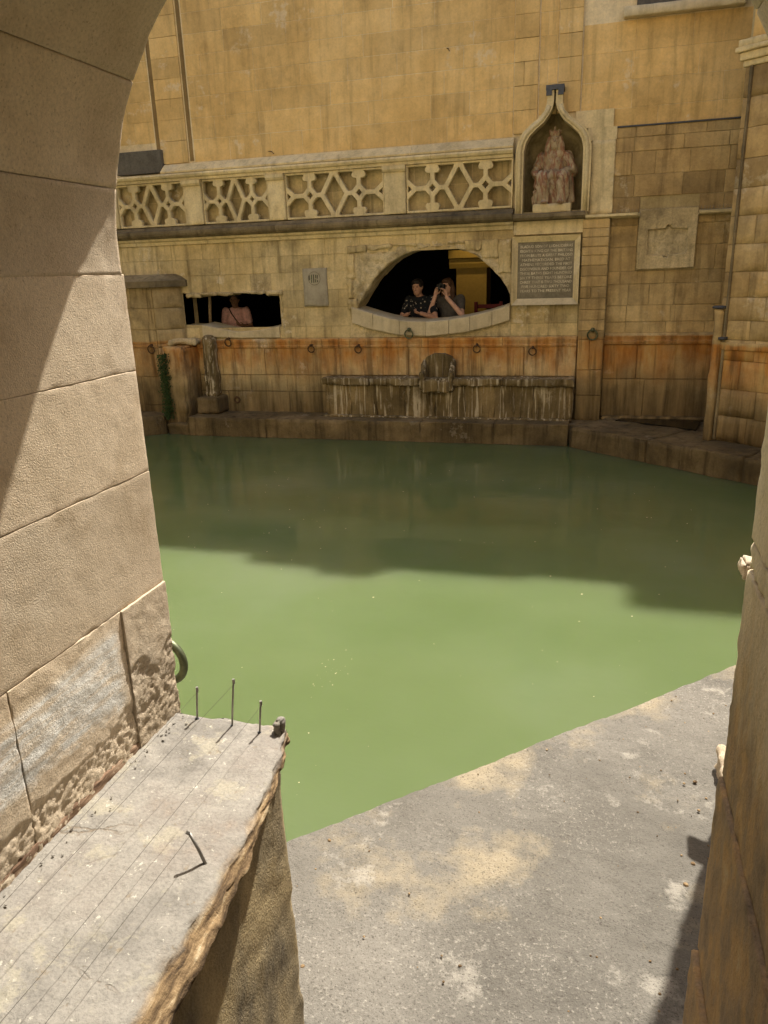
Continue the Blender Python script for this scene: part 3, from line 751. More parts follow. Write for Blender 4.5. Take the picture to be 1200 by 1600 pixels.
for s_ in (-.075,.075): MB().box(CX+s_-.035,CX+s_+.035,11.058,11.082,4.48,4.545).build('cap_tab','lead',nic)
# concave shell
ring = [(-x,z) for x,z in half_in]+[(x,z) for x,z in reversed(half_in[:-1])]
vs, fs = [], []; K = 10; nn = len(ring)
for k in range(K+1):
    t = k/K; s_ = math.sqrt(max(0,1-t*t*.985)); y = 11.27+.30*t
    for x,z in ring:
        zc = 3.07+(z-3.07)*(1-.20*(1-s_)) if z > 3.08 else z
        vs.append((CX+x*(.12+.88*s_), y, zc))
for k in range(K):
    for i in range(nn-1): fs.append((k*nn+i,k*nn+i+1,(k+1)*nn+i+1,(k+1)*nn+i))
fs.append(tuple(range(K*nn,(K+1)*nn)))
MB().add(vs,fs).build('niche_shell','niche',nic,smooth=True)
MB().box(CX-.47,CX+.47,11.07,11.60,3.02,3.07).build('niche_floor','niche',nic)
rough_box('stone_block',(-.275,.02,11.20,11.31,3.04,3.93),'carved',nic,res=.05,r=.008,amp=.003,seed=2)

# ---- seated statue
def statue():
    st = thing('statue', 'worn reddish stone statue of a seated crowned figure inside the niche', 'statue')
    ox, oy, oz = CX+.005, 11.30, 3.17
    P = lambda x,y,z: (ox+x, oy+y, oz+z)
    mb = MB()
    # throne block, skirts, lap
    mb.box(ox-.235,ox+.235,oy-.13,oy+.16,oz+.0,oz+.34)
    for s_ in (-1,1):
        mb.chain([P(s_*.10,.02,.36),P(s_*.135,-.16,.34),P(s_*.13,-.17,.05)],[.10,.095,.075])
        mb.chain([P(s_*.21,-.02,.40),P(s_*.235,-.08,.05)],[.035,.05])
        mb.ell(P(s_*.11,-.22,.035),(.05,.08,.03))
        # mantle sides
        mb.chain([P(s_*.17,.05,.62),P(s_*.235,.02,.42)],[.07,.075])
        mb.chain([P(s_*.155,.0,.60),P(s_*.235,-.04,.43)],[.066,.052])
        mb.chain([P(s_*.235,-.04,.43),P(s_*.16,-.15,.42)] if s_>0 else [P(-.235,-.04,.43),P(-.225,-.15,.39)],[.05,.036])
        h = P(s_*.155,-.165,.42) if s_>0 else P(-.225,-.165,.385)
        mb.ell(h,(.033,.03,.028))
        for q in range(4): mb.cap((h[0]-.02+q*.013,h[1]-.015,h[2]+.004),(h[0]-.022+q*.014,h[1]-.035,h[2]-.012-.003*(q%2)),.0085,.007,6)
        mb.cap((h[0]-s_*.02,h[1]-.005,h[2]+.01),(h[0]-s_*.035,h[1]-.025,h[2]+.012),.009,.007,6)
        # long hair falling on the shoulders
        mb.chain([P(s_*.062,-.01,.83),P(s_*.085,-.02,.74),P(s_*.105,-.035,.64)],[.04,.045,.035])
    mb.ell(P(0,.02,.50),(.155,.11,.20)); mb.ell(P(0,.02,.62),(.165,.10,.08)); mb.ell(P(0,-.02,.38),(.18,.15,.08))
    mb.cap(P(0,0,.66),P(0,-.01,.74),.055,.05)
    mb.ell(P(0,-.02,.80),(.068,.080,.095)); mb.ell(P(0,-.045,.735),(.05,.05,.05))
    mb.cap(P(0,-.100,.822),P(0,-.122,.785),.010,.016)           # nose
    for s_ in (-1,1): mb.ell(P(s_*.03,-.088,.833),(.02,.012,.008)); mb.ell(P(s_*.034,-.08,.79),(.018,.014,.014))
    mb.ell(P(0,-.09,.758),(.03,.012,.007)); mb.ell(P(0,-.088,.742),(.024,.012,.007))
    me = remesh(mb, .0075, 2, disp=lambda c: (.010*math.sin((c.x-ox)*75+9*nz(c,5,2)+(c.z-oz)*22) if c.z-oz < .70 and c.y < oy+.03 else 0)*(.9 if c.z-oz<.68 else 0)+.003*fbm(c,22,2,1))
    link('figure', me, 'statue', st, smooth=True)
    cr = MB(); cr.tube([P(0,-.015,.855),P(0,-.015,.875),P(0,-.015,.91)],[.072,.074,.078],16)
    for k in range(8):
        a = 2*math.pi*k/8; cr.cap(P(.07*math.cos(a),-.015+.07*math.sin(a),.905),P(.072*math.cos(a),-.015+.072*math.sin(a),.935 if k!=6 else .965),.016,.008,6)
    link('crown', remesh(cr,.008,2), 'statue', st, smooth=True)
    rough_box('base',(ox-.25,ox+.25,oy-.235,oy+.20,3.071,3.185),'carved',st,res=.03,r=.012,amp=.008,seed=4)
statue()

# ---- inscribed plaque
def text(body, x, z, size, y, mat, parent, width=None, align='CENTER', ext=.002):
    cu = bpy.data.curves.new('tmp','FONT'); cu.body = body; cu.size = size; cu.extrude = ext; cu.align_x = align; cu.resolution_u = 2
    o = bpy.data.objects.new('tmp',cu); COL.objects.link(o); me = evald(o)
    co = np.array([v.co for v in me.vertices])
    sx = 1.
    if width: sx = width/max(1e-6, co[:,0].max()-co[:,0].min())
    out = np.stack([x+(co[:,0]-(0 if align!='CENTER' else (co[:,0].max()+co[:,0].min())/2))*sx, y-co[:,2], z+co[:,1]],1)
    me.vertices.foreach_set('co', out.ravel()); me.update()
    return link('lettering', me, mat, parent)
pl = thing('inscribed_plaque', 'framed grey stone plaque with pale carved inscription under the niche', 'plaque')
MB().box(-1.20,-.43,11.125,11.23,1.95,2.71).build('slab','plaque',pl)
def frame_bar(poly_a, mat): pass
x0,x1,z0,z1 = -1.275,-.365,1.88,2.785
for nm,pts in (('frame_moulding',[(x0,z0),(x1,z0),(x1-.075,z0+.085),(x0+.075,z0+.085)]),('frame_moulding',[(x0,z1),(x0+.075,z1-.075),(x1-.075,z1-.075),(x1,z1)]),
               ('frame_moulding',[(x0,z0+.003),(x0+.075,z0+.088),(x0+.075,z1-.078),(x0,z1-.003)]),('frame_moulding',[(x1,z0+.003),(x1,z1-.003),(x1-.075,z1-.078),(x1-.075,z0+.088)])):
    n = len(pts); inner = [(a,b) for a,b in pts]
    vs = []
    for a,b in pts:
        dep = 0 if (abs(a-x0)<.01 or abs(a-x1)<.01) else 1
        vs.append((a, 11.07+.045*dep, b))
    vs += [(a,11.23,b) for a,b in pts]
    fs = [tuple(range(n)), tuple(range(2*n-1,n-1,-1))]+[(i,n+i,n+(i+1)%n,(i+1)%n) for i in range(n)]
    MB().add(vs,fs).build(nm,'carved' if pts[0][1]!=z0 or pts[1][1]!=z0 else 'sillstone',pl)
for i in range(4):
    pass
lines = ['BLADUD SON OF LUDHUDIBRAS','EIGHTH KING OF THE BRITANS','FROM BRUTE A GREAT PHILOSO','MATHEMATICIAN. BRED AT','ATHENS RECORDED THE FIRST','DISCOVERER AND FOUNDER OF','THESE BATHS EIGHT HUNDRED','SIXTY THREE YEARS BEFORE','CHRIST THAT IS TWO THOUSAND','FIVE HUNDRED SIXTY TWO','YEARS TO THE PRESENT YEAR']
for i,s_ in enumerate(lines):
    text(s_, -.815, 2.635-i*.0585, .050, 11.1235, 'letter', pl, width=.70*min(1,(len(s_)+2)/26))

# ---- small grey tablet
tb = thing('grey_tablet', 'small plain grey tablet with a cut mark set in the wall between the openings', 'tablet')
rough_box('slab',(-4.42,-4.04,11.165,11.23,1.92,2.47),'grey_tablet',tb,res=.04,r=.006,amp=.003,seed=1)
for i,(x,z,h) in enumerate([(-4.315,2.335,.075),(-4.28,2.345,.075),(-4.245,2.35,.07),(-4.21,2.35,.06),(-4.185,2.345,.06),(-4.28,2.285,.05),(-4.245,2.29,.06),(-4.215,2.29,.05),(-4.185,2.285,.04)]):
    MB().prism_y([(x-.008,z-h/2),(x+.007,z-h/2+.008),(x+.009,z+h/2),(x-.006,z+h/2-.006)],11.161,11.168).build('cut_mark','letter_dark' if i%2==0 else 'bronze',tb)
MB().torus((-4.235,11.163,2.325),.095,.003,n=28,k=6).build('oval_border','plaque',tb)

# ---- pilaster right of the plaque
pil = thing('pilaster', 'narrow coursed stone pilaster between the plaque and the right-hand wall', 'pilaster')
MB().box(-.335,-.005,11.12,11.24,.26,2.97).build('core','lower_mortar',pil)
courses(pil,-.345,.005,[.28,.62,.98,1.40,1.52,1.66,1.80,1.95,2.10,2.24,2.38,2.51,2.62,2.74,2.85,2.965],11.10,'rightwall',(.36,.36),seed=21,jit=.006,c=.006,gap=.007,depth=.03)

# ---- wall right of pilaster
rw = thing('coursed_wall', 'patched coursed stone wall between the pilaster and the far right pier', 'wall')
MB().box(.0,2.6,11.265,11.4,.2,4.07).build('wall_core','lower_mortar',rw)
rz = [1.47,1.62,1.84,2.12,2.29,2.60,2.87,3.03,3.22,3.49,3.77,3.94,4.062]
courses(rw,.012,1.75,rz,11.25,'rightwall',(.26,.62),[(.37,1.10,2.29,3.06)],seed=44,jit=.007,c=.005,gap=.006)
courses(rw,.012,1.75,[.30,.84,1.32],11.235,'rightwall',(.8,1.1),seed=45,jit=.003,c=.005)
MB().prism_x([(11.27,1.32),(11.20,1.325),(11.19,1.36),(11.215,1.38),(11.20,1.43),(11.23,1.47),(11.27,1.475)],.012,1.75).build('plinth_moulding','rightwall',rw)
rough_box('foot_course',(.02,1.72,11.14,11.3,.255,.32),'rightwall',rw,res=.04,r=.02,amp=.012,seed=9)
for a,b in ((.02,.37),(1.10,1.52)):
    MB().prism_x([(11.26,2.96),(11.15,2.965),(11.12,2.98),(11.12,3.01),(11.26,3.03)],a,b).build('ledge_stone','carved',rw)
    sk = MB()
    x = a+.03
    while x < b-.02:
        sk.tube([(x,11.17,3.01),(x+random.uniform(-.02,.02),11.15,3.07)],.0018,4); x += .022
    sk.build('bird_spikes','steel',rw)
rb = thing('relief_block', 'square rough stone block with a sunken rectangular panel in the coursed wall', 'stone block')
plate('block_face',[(.365,2.305),(1.10,2.31),(1.10,3.065),(.37,3.06)],[[(.50,2.49),(.70,2.485),(.71,2.455),(.75,2.455),(.76,2.485),(.98,2.50),(.98,2.80),(.78,2.81),(.77,2.85),(.73,2.85),(.72,2.81),(.50,2.80)]],11.185,.07,'rubble',rb,bevel=.012)
rough_box('sunken_panel',(.45,1.02,11.225,11.29,2.45,2.86),'rubble',rb,res=.025,r=.01,amp=.012,freq=14,seed=7)

# ---- diagonal pier at far right
dp = thing('corner_pier', 'diagonal ashlar corner pier with cornice at the far right of the pool', 'pier')
def dw(p): return np.array([1.30+KD[0]*p[0]+KN[0]*p[1], 9.93+KD[1]*p[0]+KN[1]*p[1], p[2]])
def dbox(name,b,mat,par,res=.06,r=.006,amp=.002,seed=0,faces='xXyYzZ'): return rough_box(name,b,mat,par,res=res,r=r,amp=amp,freq=6,seed=seed,warp=dw,faces=faces)
dbox('core',(.03,4,.02,1.6,.2,6.25),'lower_mortar',dp,res=.4)
rn = random.Random(5)
dz = [.30,.60,.92,1.26,1.50,1.72,1.98,2.26,2.56,2.86,3.15,3.45,3.76,4.06,4.36]
for a,b in zip(dz[:-1],dz[1:]):
    x = .02
    while x < 1.5:
        e = x+rn.uniform(.3,.55); dbox('stone_block',(x+.003,e-.003,0+rn.uniform(-.003,.003),.05,a+.003,b-.003),'rightwall',dp,res=.12,r=.004,amp=.002,seed=x+a); x = e
dbox('stone_block',(.06,1.5,.01,.05,4.62,6.2),'upper',dp,res=.2)
for k,(pz0,pz1,pr) in enumerate([(4.36,4.42,.02),(4.42,4.50,.05),(4.50,4.55,.09),(4.55,4.62,.07)]):
    dbox('cornice',(-pr+.02,1.6,-pr,.06,pz0+.001,pz1-.001),'carved',dp,res=.1,r=.01,seed=k)
dbox('plinth_moulding',(.0,1.5,-.03,.04,1.38,1.47),'rightwall',dp,r=.015)
# rounded post on the corner of the pier with a lead cap
dbox('corner_post',(-.035,.075,-.07,.05,.27,1.85),'rightwall',dp,res=.03,r=.03,amp=.006,seed=3)
dbox('post_cap',(-.05,.095,-.085,.06,1.852,1.885),'lead',dp,res=.03,r=.012)
dbox('drain_strip',(.085,.115,-.03,.04,.30,4.36),'ledge',dp,res=.06,r=.012,seed=4)
dbox('bracket',(.06,.14,-.085,.0,1.50,1.53),'lead',dp,res=.02,r=.008)

# ---- left projecting pier with coping
lpier = thing('buttress_pier', 'projecting stone pier with weathered coping beside the left opening', 'pier')
MB().prism_z([(-9,10.9),(-6.86,10.9),(-6.50,11.2),(-6.50,11.5),(-9,11.5)],.2,2.27).build('core','lower_mortar',lpier)
lz = [.30,.42,.88,1.34,1.40,1.62,1.95,2.27]
courses(lpier,-8.4,-6.865,lz,10.885,'pier',(.55,.8),seed=71,depth=.03,c=.005)
rn = random.Random(3)
for a,b in zip(lz[:-1],lz[1:]):
    ang = math.atan2(.3,.36)
    def sw(p): return np.array([-6.855+math.cos(ang)*p[0]+math.sin(ang)*p[1], 10.885+math.sin(ang)*p[0]-math.cos(ang)*p[1], p[2]])
    rough_box('stone_block',(.0,.45,.0,.02,a+.003,b-.003),'pier',lpier,res=.1,r=.005,amp=.003,seed=a,warp=sw)
MB().prism_z([(-9,10.80),(-6.83,10.80),(-6.40,11.15),(-6.40,11.4),(-9,11.4)],2.27,2.36).build('coping','ledge',lpier)
mb = MB(); A = [(-9,10.80),(-6.83,10.80),(-6.40,11.15),(-6.40,11.4),(-9,11.4)]; B = [(-9,10.98),(-6.90,10.98),(-6.55,11.22),(-6.55,11.4),(-9,11.4)]
mb.add([(x,y,2.361) for x,y in A]+[(x,y,2.46) for x,y in B],[(0,1,6,5),(1,2,7,6),(2,3,8,7),(3,4,9,8),(5,6,7,8,9)]).build('coping_slope','ledge',lpier)

# ---- walls closing the court on both sides
for nm, x0_, x1_, y0_, y1_, lab in (('side_wall',-9.3,-9.0,1.53,11.3,'tall plain stone wall closing the left side of the court'),('side_wall',4.5,4.8,1.53,8.2,'tall plain stone wall closing the right side of the court')):
    sw_ = thing(nm, lab, 'wall')
    MB().box(x0_,x1_,y0_,y1_,-.5,6.4).build('wall_core','front',sw_)
    MB().box(x0_-.08,x1_+.08,y0_,y1_,6.402,6.58).build('coping','carved',sw_)
    xin = x1_ if x0_ < 0 else x0_; sg = 1 if x0_ < 0 else -1
    MB().box(min(xin,xin+sg*.06),max(xin,xin+sg*.06),y0_,y1_-.1,-.5,1.44).build('plinth','lower',sw_)

# ---- broken post with plants, and stub column on a block
post = thing('broken_post', 'broken orange-stained stone post rising from the water in the left corner', 'post')
rough_box('shaft',(-6.66,-6.31,10.66,11.2,.12,1.37),'pier',post,res=.035,r=.04,amp=.018,freq=5,seed=2)
rough_box('foot',(-6.70,-6.28,10.60,11.2,-.3,.17),'kerb',post,res=.04,r=.03,amp=.025,freq=5,seed=5)
rough_box('top_slab',(-6.78,-6.24,10.98,11.2,1.375,1.47),'rubble',post,res=.04,r=.03,amp=.02,freq=6,seed=6)
stub = thing('stub_column', 'worn stub column standing on a square block under the left opening', 'column')
rough_box('column',(-6.16,-5.96,10.98,11.2,.55,1.50),'bench',stub,res=.035,r=.05,amp=.02,freq=6,seed=9)
rough_box('base_block',(-6.25,-5.86,10.84,11.19,.30,.555),'kerb',stub,res=.04,r=.012,amp=.008,seed=12)
def leaves(name, n, fn, size, label):
    rn = random.Random(2); o = thing(name, label, 'plant')
    mb, st = MB(), MB()
    for i in range(n):
        p, nr = fn(rn); nr = Vector(nr).normalized(); s_ = size*rn.uniform(.6,1.3)
        t = Vector((rn.uniform(-1,1),rn.uniform(-1,1),rn.uniform(-1.2,.3))); t = (t-nr*t.dot(nr)).normalized(); b = nr.cross(t)
        p = Vector(p); tip = p+t*s_+nr*s_*.35
        mb.add([p, p+t*s_*.5+b*s_*.4+nr*s_*.3, tip, p+t*s_*.5-b*s_*.4+nr*s_*.3],[(0,1,2),(0,2,3)])
    l_ = mb.build('foliage','leaf',o,fix=False); l_['kind'] = 'stuff'
    st.tube([(-6.665,10.75,1.30),(-6.68,10.70,.9),(-6.67,10.70,.5),(-6.66,10.68,.28)],.008,6).build('stem','stem',o)
    return o
leaves('trailing_plant', 900, lambda r_: ((-6.67+r_.gauss(0,.045)+.03*(1-0), 10.655-r_.random()*.05, .25+1.02*r_.random()**.9), (-.3,-1,.2)), .035, 'strip of small green leaves trailing down the edge of the broken post')

# ---- stone bench
bn = thing('stone_bench', 'long dark stone bench with streaked front along the bath wall', 'bench')
xs = [-4.10,-3.35,-2.58,-2.10,-1.35,-.36]
for i in range(5):
    rough_box('seat_slab',(xs[i]+.003,xs[i+1]-.003,10.86+random.uniform(-.008,.008),11.17,.775,.875),'bench',bn,res=.04,r=.012,amp=.007,freq=8,seed=i,chip=.1)
xs = [-4.06,-3.66,-3.25,-2.80,-2.35,-1.9,-1.47,-.92,-.37]
for i in range(8):
    rough_box('front_slab',(xs[i]+.0015,xs[i+1]-.0015,10.92+random.uniform(-.004,.004),11.1,.29,.772),'bench',bn,res=.04,r=.008,amp=.007,freq=7,seed=i+30,chip=.1)
rough_box('skirting',(-4.1,-.37,10.86,11.0,.28,.312),'bench',bn,res=.04,r=.015,amp=.012,seed=77)
seat = thing('stone_armchair', 'stone armchair with rounded back projecting from the middle of the bench', 'armchair')
MB().prism_y([(-2.55,.86),(-2.55,1.08),(-2.50,1.17),(-2.40,1.215),(-2.24,1.215),(-2.13,1.17),(-2.08,1.08),(-2.08,.86)],11.06,11.17).build('backrest','bench',seat)
for s_ in (-1,1):
    cx = -2.315+s_*.215
    rough_box('arm',(cx-.035,cx+.035,10.82,11.10,.70,.98),'bench',seat,res=.03,r=.03,amp=.012,seed=s_*2,warp=lambda p: np.array([p[0],p[1],p[2]+max(0,(p[1]-10.9))*(.9 if p[2]>.85 else 0)]))
rough_box('seat_block',(-2.51,-2.12,10.80,11.10,.68,.86),'bench',seat,res=.03,r=.025,amp=.010,seed=7)

# ---- mooring rings on the far walls
def ring(x,y,z,r_,label,big=False,mat='iron'):
    o = thing('mooring_ring', label, 'ring', 'mooring rings on the bath walls')
    MB().torus((x,y-.035,z-r_*.85),r_,r_*.17,(0.08,1,.12),n=20,k=8).build('ring_hoop',mat,o,smooth=True)
    MB().cap((x,y+.02,z+.012),(x,y-.05,z+.012),.022 if not big else .032,.018 if not big else .026).build('bolt_head',mat,o,smooth=True)
ring(-2.77,11.125,1.55,.062,'large bronze ring hung below the arched opening\'s pale sill',True,'bronze')
ring(-.15,11.09,1.52,.066,'large bronze ring hung on the narrow pilaster',True,'bronze')
ring(-1.765,11.15,1.32,.052,'rusty iron ring on the orange band, first to the right of the stone seat')
ring(-.965,11.15,1.28,.052,'rusty iron ring on the orange band directly below the plaque')
ring(-3.575,11.15,1.32,.052,'rusty iron ring on the orange band below the left end of the arched sill')
ring(-4.335,11.15,1.33,.052,'rusty iron ring on the orange band below the small grey tablet')
ring(-5.74,11.15,1.44,.056,'iron ring on the wall below the left rectangular opening')
ring(-6.97,10.88,1.37,.060,'iron ring on the far left projecting pier')
oo = MB().torus((-5.69,11.155,.475),.045,.014,n=16,k=8).build('drain_outlet','iron',smooth=True); tag(oo,'round rusty drain outlet low on the left wall above the kerb','outlet')

# ================================================================== ROOM BEHIND THE OPENINGS
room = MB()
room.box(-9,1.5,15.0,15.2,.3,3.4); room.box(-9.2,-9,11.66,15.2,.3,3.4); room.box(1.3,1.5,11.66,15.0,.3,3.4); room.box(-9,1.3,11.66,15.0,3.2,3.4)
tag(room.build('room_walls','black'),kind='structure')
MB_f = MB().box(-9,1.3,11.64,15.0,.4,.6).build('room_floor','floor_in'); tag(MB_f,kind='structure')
pr = thing('lamplit_pillar','lamp-lit pillar with wide capital inside the arched opening, lamp yellow in its colour','pillar')
MB().box(-2.40,-1.90,12.95,13.45,.6,2.40).build('shaft','yellow',pr)
MB().prism_x([(13.55,2.40),(12.87,2.40),(12.84,2.47),(12.84,2.54),(12.78,2.56),(12.78,2.68),(13.6,2.68)],-2.50,-1.80).build('capital','yellow',pr)
lamp = thing('ceiling_lamp','small downlight on the dark ceiling over the lamp-lit pillar','lamp')
MB().tube([(-2.05,12.35,3.2),(-2.05,12.35,3.08)],[.05,.06],12).build('housing','black',lamp)
ld = bpy.data.lights.new('lamp_light','SPOT'); ld.energy = 5; ld.color = (1,.76,.42); ld.spot_size = R(70); ld.spot_blend = .6; ld.shadow_soft_size = .04
lo = bpy.data.objects.new('lamp_light',ld); COL.objects.link(lo); lo.location = (-2.05,12.35,3.06); lo.parent = lamp
lo.rotation_euler = (Vector((-2.05,12.35,3.06))-Vector((-2.15,12.95,2.35))).to_track_quat('Z','Y').to_euler()
ch = thing('red_chair','dark red slatted chair back behind the arched opening','chair')
for s_ in (0,1):
    MB().box(-2.02+.40*s_,-1.97+.40*s_,12.45,12.50,.6,1.88).build('post','red',ch)
for k in range(4): MB().box(-1.965,-1.625,12.46,12.49,1.45+k*.11,1.51+k*.11).build('slat','red',ch)
MB().box(-2.0,-1.59,12.0,12.5,1.02,1.07).build('seat','red',ch)
for s_ in (0,1): MB().box(-2.0+.36*s_,-1.95+.36*s_,12.02,12.07,.6,1.02).build('leg','red',ch)
po = MB().tube([(-6.36,11.75,1.60),(-6.335,11.74,1.9),(-6.30,11.73,2.22)],.026,10).build('pole','pole',smooth=True); tag(po,'slim pale pole standing inside the left rectangular opening','pole')

# ---- people
def person(name_label, loc, rotz, sc, skin, shirt, hair, pose, long_hair=False):
    o = thing('person', name_label, 'person')
    T = Matrix.Translation(loc) @ Matrix.Rotation(rotz,4,'Z') @ Matrix.Scale(sc,4)
    def fin(me): me.transform(T); return me
    b, sh, tr, ha = MB(), MB(), MB(), MB()
    lean = pose.get('lean',.0)
    hd = Vector(pose['head'])
    nk = Vector((hd.x*.5, hd.y*.6, 1.44))
    # body (faces -y)
    b.ell((0,0,1.0),(.16,.11,.12)); b.ell((0,-.01-lean*.4,1.22),(.155,.105,.22)); b.ell((0,-lean,1.37),(.17,.09,.09))
    b.chain([(0,.01-lean,1.40),tuple(nk),tuple(hd-Vector((0,-.01,.07)))],[.065,.055,.052])
    hr = Matrix.Rotation(pose.get('turn',0),3,'Z') @ Matrix.Rotation(pose.get('nod',0),3,'X')
    H = lambda x,y,z: tuple(hd+hr@Vector((x,y,z)))
    b.ell(hd,(.074,.092,.112),hr); b.ell(H(0,-.03,-.07),(.052,.055,.055),hr)
    b.cap(H(0,-.093,.02),H(0,-.113,-.025),.009,.015,8); b.ell(H(0,-.085,-.062),(.026,.014,.011),hr)
    for s_ in (-1,1):
        b.ell(H(s_*.077,.005,-.005),(.012,.022,.032),hr); b.ell(H(s_*.032,-.088,.034),(.022,.012,.007),hr)
        L = pose['arms'][0 if s_ < 0 else 1]; S_ = (s_*.185,-lean,1.39)
        b.chain([S_,L[0],L[1]],[.052,.044,.030]); sh.chain([S_,tuple(Vector(S_)*.38+Vector(L[0])*.62)],[.072,.064])
        # hand
        wv, dv = Vector(L[1]), Vector(L[2]).normalized(); pn = Vector(L[3]).normalized(); sd = dv.cross(pn)
        pc = wv+dv*.05
        Q = Matrix((sd,dv,pn)).transposed(); b.ell(pc,(.040,.050,.017),Q)
        for q,(ln,off) in enumerate([(.072,-.030),(.080,-.010),(.075,.010),(.058,.029)]):
            k0 = pc+dv*.040+sd*off; k1 = k0+dv*ln*.45+pn*ln*.18; k2 = k1+dv*ln*.18+pn*ln*.42; k3 = k2-dv*ln*.08+pn*ln*.22
            b.chain([k0,k1,k2,k3],[.0095,.009,.0082,.0075],6)
        ts = -1 if s_ < 0 else 1
        t0 = pc-dv*.015+sd*.035*(-ts); b.chain([t0,t0+dv*.028+sd*(-ts)*.022+pn*.012,t0+dv*.058+sd*(-ts)*.020+pn*.030],[.012,.0105,.0085],6)
        # legs
        b.chain([(s_*.09,0,.95),(s_*.10,-.01,.50),(s_*.10,.02,.08)],[.085,.058,.042]); b.ell((s_*.10,-.06,.04),(.045,.12,.038))
        tr.chain([(s_*.09,0,.97),(s_*.10,-.01,.50),(s_*.10,.02,.12)],[.105,.075,.062])
    link('body', fin(remesh(b,.0075,2)), skin, o, smooth=True)
    sh.ell((0,0,1.02),(.185,.135,.14)); sh.ell((0,-.01-lean*.4,1.22),(.182,.128,.25)); sh.ell((0,-lean,1.375),(.185,.102,.085))
    link('shirt', fin(remesh(sh,.013,5,disp=lambda c:.008*fbm(c,9,3,2))), shirt, o, smooth=True)
    tr.ell((0,0,.98),(.172,.125,.12)); link('trousers', fin(remesh(tr,.016,4)), 'trousers', o, smooth=True)
    # hair
    ha.ell(H(0,.022,.035),(.084,.094,.098),hr); ha.ell(H(0,-.045,.088),(.066,.05,.034),hr)
    for s_ in (-1,1): ha.ell(H(s_*.064,.0,.05),(.024,.06,.06),hr)
    if long_hair:
        for s_ in (-1,1): ha.chain([H(s_*.066,.02,.03),H(s_*.082,.02,-.08),H(s_*.085,.0,-.22)],[.04,.045,.035])
        ha.chain([H(0,.07,.03),H(0,.08,-.20)],[.07,.06])
    link('hair', fin(remesh(ha,.01,3,disp=lambda c:.006*nz(c,40,1)+.004*nz(c,14,3))), hair, o, smooth=True)
    for s_ in (-1,1):
        e = MB().ell(H(s_*.031,-.083,.014),(.013,.008,.006),hr); me = bpy.data.meshes.new('eye'); me.from_pydata([tuple(v) for v in e.v],[],e.f); link('eye',fin(me),'hair_dark',o,smooth=True)
    return o, T
FL = .6
p1,T1 = person('person in a dark flower-print shirt leaning on the arched sill holding a phone', (-2.74,11.86,FL-.03), R(-8), 1.0, 'skin_a','shirt_print','hair_dark',
    dict(head=(-.02,-.13,1.575), lean=.06, turn=R(-4), nod=R(6), arms=[[(-.27,-.20,1.12),(-.10,-.36,1.19),(.8,-.25,.12),(.3,-.1,1)],[(.29,-.20,1.12),(.12,-.36,1.20),(-.8,-.3,.15),(-.2,.1,1)]]))
def held(name,label,cat,T,b,rot,mats):
    o = thing(name,label,cat)
    for nm,bx,mt in mats:
        mb = MB().box(*bx); me = bpy.data.meshes.new(nm); me.from_pydata(mb.v,[],mb.f); me.transform(T@Matrix.Translation(b)@Matrix.Rotation(rot,4,'X')); link(nm,me,mt,o)
    return o
held('phone','black phone held by the person in the flower-print shirt','phone',T1,(.0,-.44,1.235),R(35),[('body',(-.036,.036,-.005,.005,-.072,.072),'camera_black')])
p2,T2 = person('person in a grey T-shirt with long brown hair raising a camera to the eye', (-2.29,11.90,FL), R(-14), .98, 'skin_b','shirt_grey','hair_brown',
    dict(head=(-.01,-.11,1.575), lean=.05, turn=R(-8), nod=R(4), arms=[[(-.26,-.26,1.15),(-.13,-.30,1.44),(.35,-.15,1),(.6,-.4,0)],[(.29,-.24,1.16),(.08,-.33,1.42),(-.25,-.05,1),(-.5,-.5,0)]]), True)
cm = held('handheld_camera','small black camera held to the face of the person in grey','camera',T2,(-.035,-.285,1.575),0,[('body',(-.06,.06,-.03,.03,-.04,.04),'camera_black'),('viewfinder',(-.02,.02,-.02,.03,.041,.06),'camera_black')])
lens_mb = MB().tube([(0,-.031,0),(0,-.085,0)],[.030,.028],14); me = bpy.data.meshes.new('lens'); me.from_pydata([tuple(v) for v in lens_mb.v],[],lens_mb.f); me.transform(T2@Matrix.Translation((-.035,-.285,1.575))); link('lens',me,'camera_black',cm)
p3,T3 = person('person in a pink shirt with a dark shoulder strap inside the left opening', (-6.10,12.22,FL-.12), R(8), .97, 'skin_c','shirt_pink','hair_dark',
    dict(head=(.0,-.03,1.58), lean=.0, turn=R(5), nod=R(3), arms=[[(-.25,-.02,1.10),(-.10,-.22,1.07),(.9,-.2,.1),(.1,.6,.6)],[(.26,-.02,1.10),(.20,-.22,1.14),(-.6,-.5,.2),(-.2,.3,.8)]]))
mb = MB().tube([(-.10,-.085,1.44),(-.04,-.125,1.34),(.05,-.150,1.22),(.16,-.135,1.08)],.010,6); me = bpy.data.meshes.new('strap'); me.from_pydata([tuple(v) for v in mb.v],[],mb.f); me.transform(T3); link('shoulder_strap',me,'camera_black',p3)

